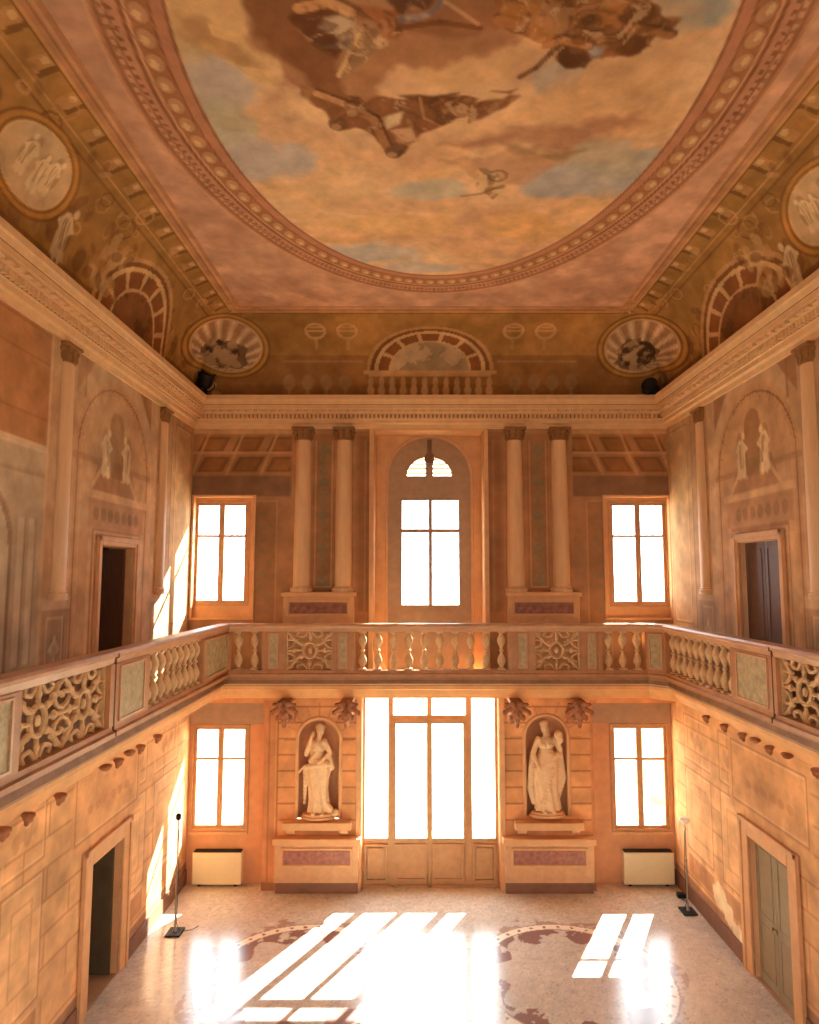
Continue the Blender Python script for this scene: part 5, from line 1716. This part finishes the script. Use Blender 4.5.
# floor box by the right recess
r = empty('socket_box', (XR - .16, -.30, 0)); tag(r, 'small black socket box on the floor by the right skirting', 'socket box')
m = MB(); m.box(-.09, .09, -.07, .07, 0, .10); m.build('body', M['black'], r, bevel=.02)
m = MB(); m.tube([(0, -.05, .08), (-.03, -.12, .02), (.02, -.22, .012), (.03, -.32, .012)], .008, 6); m.build('cable', M['black'], r, smooth=True)

# ------------------------------------------------------------------ black floodlights on the cornice
def flood(x, y, sc_, rz, label, low):
    r = empty('floodlight', (x, y, CT), rz); tag(r, label, 'floodlight', 'black floodlights on the cornice')
    h = .62 * sc_ if not low else .30
    m = MB(); m.lathe([(.16, 0), (.16, .03), (.05, .05), (.04, h * .35)], n=18); m.build('base', M['black'], r, smooth=True)
    m = MB()
    m.lathe([(.13 * sc_, -.2 * sc_), (.17 * sc_, -.12 * sc_), (.19 * sc_, .06 * sc_), (.21 * sc_, .16 * sc_), (.20 * sc_, .17 * sc_), (.16 * sc_, .10 * sc_)], n=20)
    q = Quaternion((1, 0, 0), math.radians(35 if not low else 75))
    m.v = [tuple(q @ Vector(v) + Vector((0, 0, h * .68))) for v in m.v]
    m.build('lamp_housing', M['black'], r, smooth=True)
    m = MB()
    m.tube([(-.20 * sc_, 0, h * .68), (-.22 * sc_, 0, h * .4), (-.1 * sc_, 0, h * .2), (.1 * sc_, 0, h * .2), (.22 * sc_, 0, h * .4), (.20 * sc_, 0, h * .68)], .018, 8)
    m.build('yoke', M['black'], r, smooth=True)


flood(XL + .33, -.26, 1.0, .6, 'black floodlight standing on the cornice in the left corner', False)
flood(XR - .45, -.30, .9, -.6, 'squat black floodlight lying on the cornice in the right corner', True)

# ------------------------------------------------------------------ outside
m = MB(); m.box(-60, 60, .9, 80, -.30, -.12)
o = m.build('ground', M['outside']); o['kind'] = 'structure'; o['label'] = 'sunlit pale ground outside'
m = MB(); m.box(-60, 60, -90, YF - .35, -.30, -.12)
o = m.build('ground', M['outside']); o['kind'] = 'structure'
# hedge seen faintly through the right-hand window
m = MB(); R = random.Random(3)
for k in range(60): m.ell((7.2 + R.random() * 2.2, 4.6 + R.random() * 1.2, .2 + R.random() * 1.9), .35 + R.random() * .25, n=9, m=6)
hd = remeshed(m, 'bush', M['hedge'], None, .12, 0); tag(hd, 'green bush outside the right ground floor window', 'bush')

# ------------------------------------------------------------------ light
W = bpy.data.worlds.new('World'); sc.world = W; W.use_nodes = True
bg = W.node_tree.nodes['Background']
bg.inputs['Color'].default_value = (0.88, 0.94, 1.0, 1); bg.inputs['Strength'].default_value = 17.0
sun = bpy.data.lights.new('sun', 'SUN'); sun.energy = 85; sun.angle = math.radians(.6); sun.color = (1, .93, .82)
so = bpy.data.objects.new('sun', sun); C.objects.link(so)
so.rotation_euler = Vector((-.59, -1.11, -1)).to_track_quat('-Z', 'Y').to_euler(); so.location = (20, 40, 40)


def portal(x0, x1, z0, z1, y, flip):
    l = bpy.data.lights.new('window_portal', 'AREA'); l.shape = 'RECTANGLE'; l.size = x1 - x0; l.size_y = z1 - z0; l.cycles.is_portal = True
    o = bpy.data.objects.new('window_portal', l); C.objects.link(o)
    o.location = ((x0 + x1) / 2, y, (z0 + z1) / 2)
    o.rotation_euler = (-PI / 2 if not flip else PI / 2, 0, 0)


for h_, yy in ((gl1, WR + .5), (gl2, WR + .5), ((X(197), X(245), Z(602), Z(505)), .6), ((X(613), X(664), Z(602), Z(505)), .6),
               ((X(402), X(459), Z(605), Z(455)), 1.05), ((low_c[0], low_c[1], .8, low_c[3]), .65)):
    portal(h_[0] - .1, h_[1] + .1, h_[2] - .1, h_[3] + .1, yy, False)
for a, b, c_, d in front_holes: portal(a, b, c_, d, YF - .32, True)

# ------------------------------------------------------------------ camera
cam = bpy.data.cameras.new('camera'); co = bpy.data.objects.new('camera', cam); C.objects.link(co); sc.camera = co
co.location = (0, -D, EZ); co.rotation_euler = (PI / 2 + PITCH, 0, 0)
cam.sensor_fit = 'HORIZONTAL'; cam.sensor_width = 36; cam.lens = F / 819 * 36
cam.shift_x = (409.5 - VX) / 819; cam.shift_y = (VY - 512) / 819
cam.clip_start = .05; cam.clip_end = 300

sc.view_settings.view_transform = 'Standard'; sc.view_settings.look = 'None'; sc.view_settings.gamma = 1; sc.view_settings.use_curve_mapping = False
sc.view_settings.exposure = -0.5
cy = sc.cycles
cy.max_bounces = 14; cy.diffuse_bounces = 8; cy.glossy_bounces = 4; cy.transparent_max_bounces = 12
cy.use_denoising = True; cy.sample_clamp_indirect = 12; cy.caustics_reflective = False; cy.caustics_refractive = False
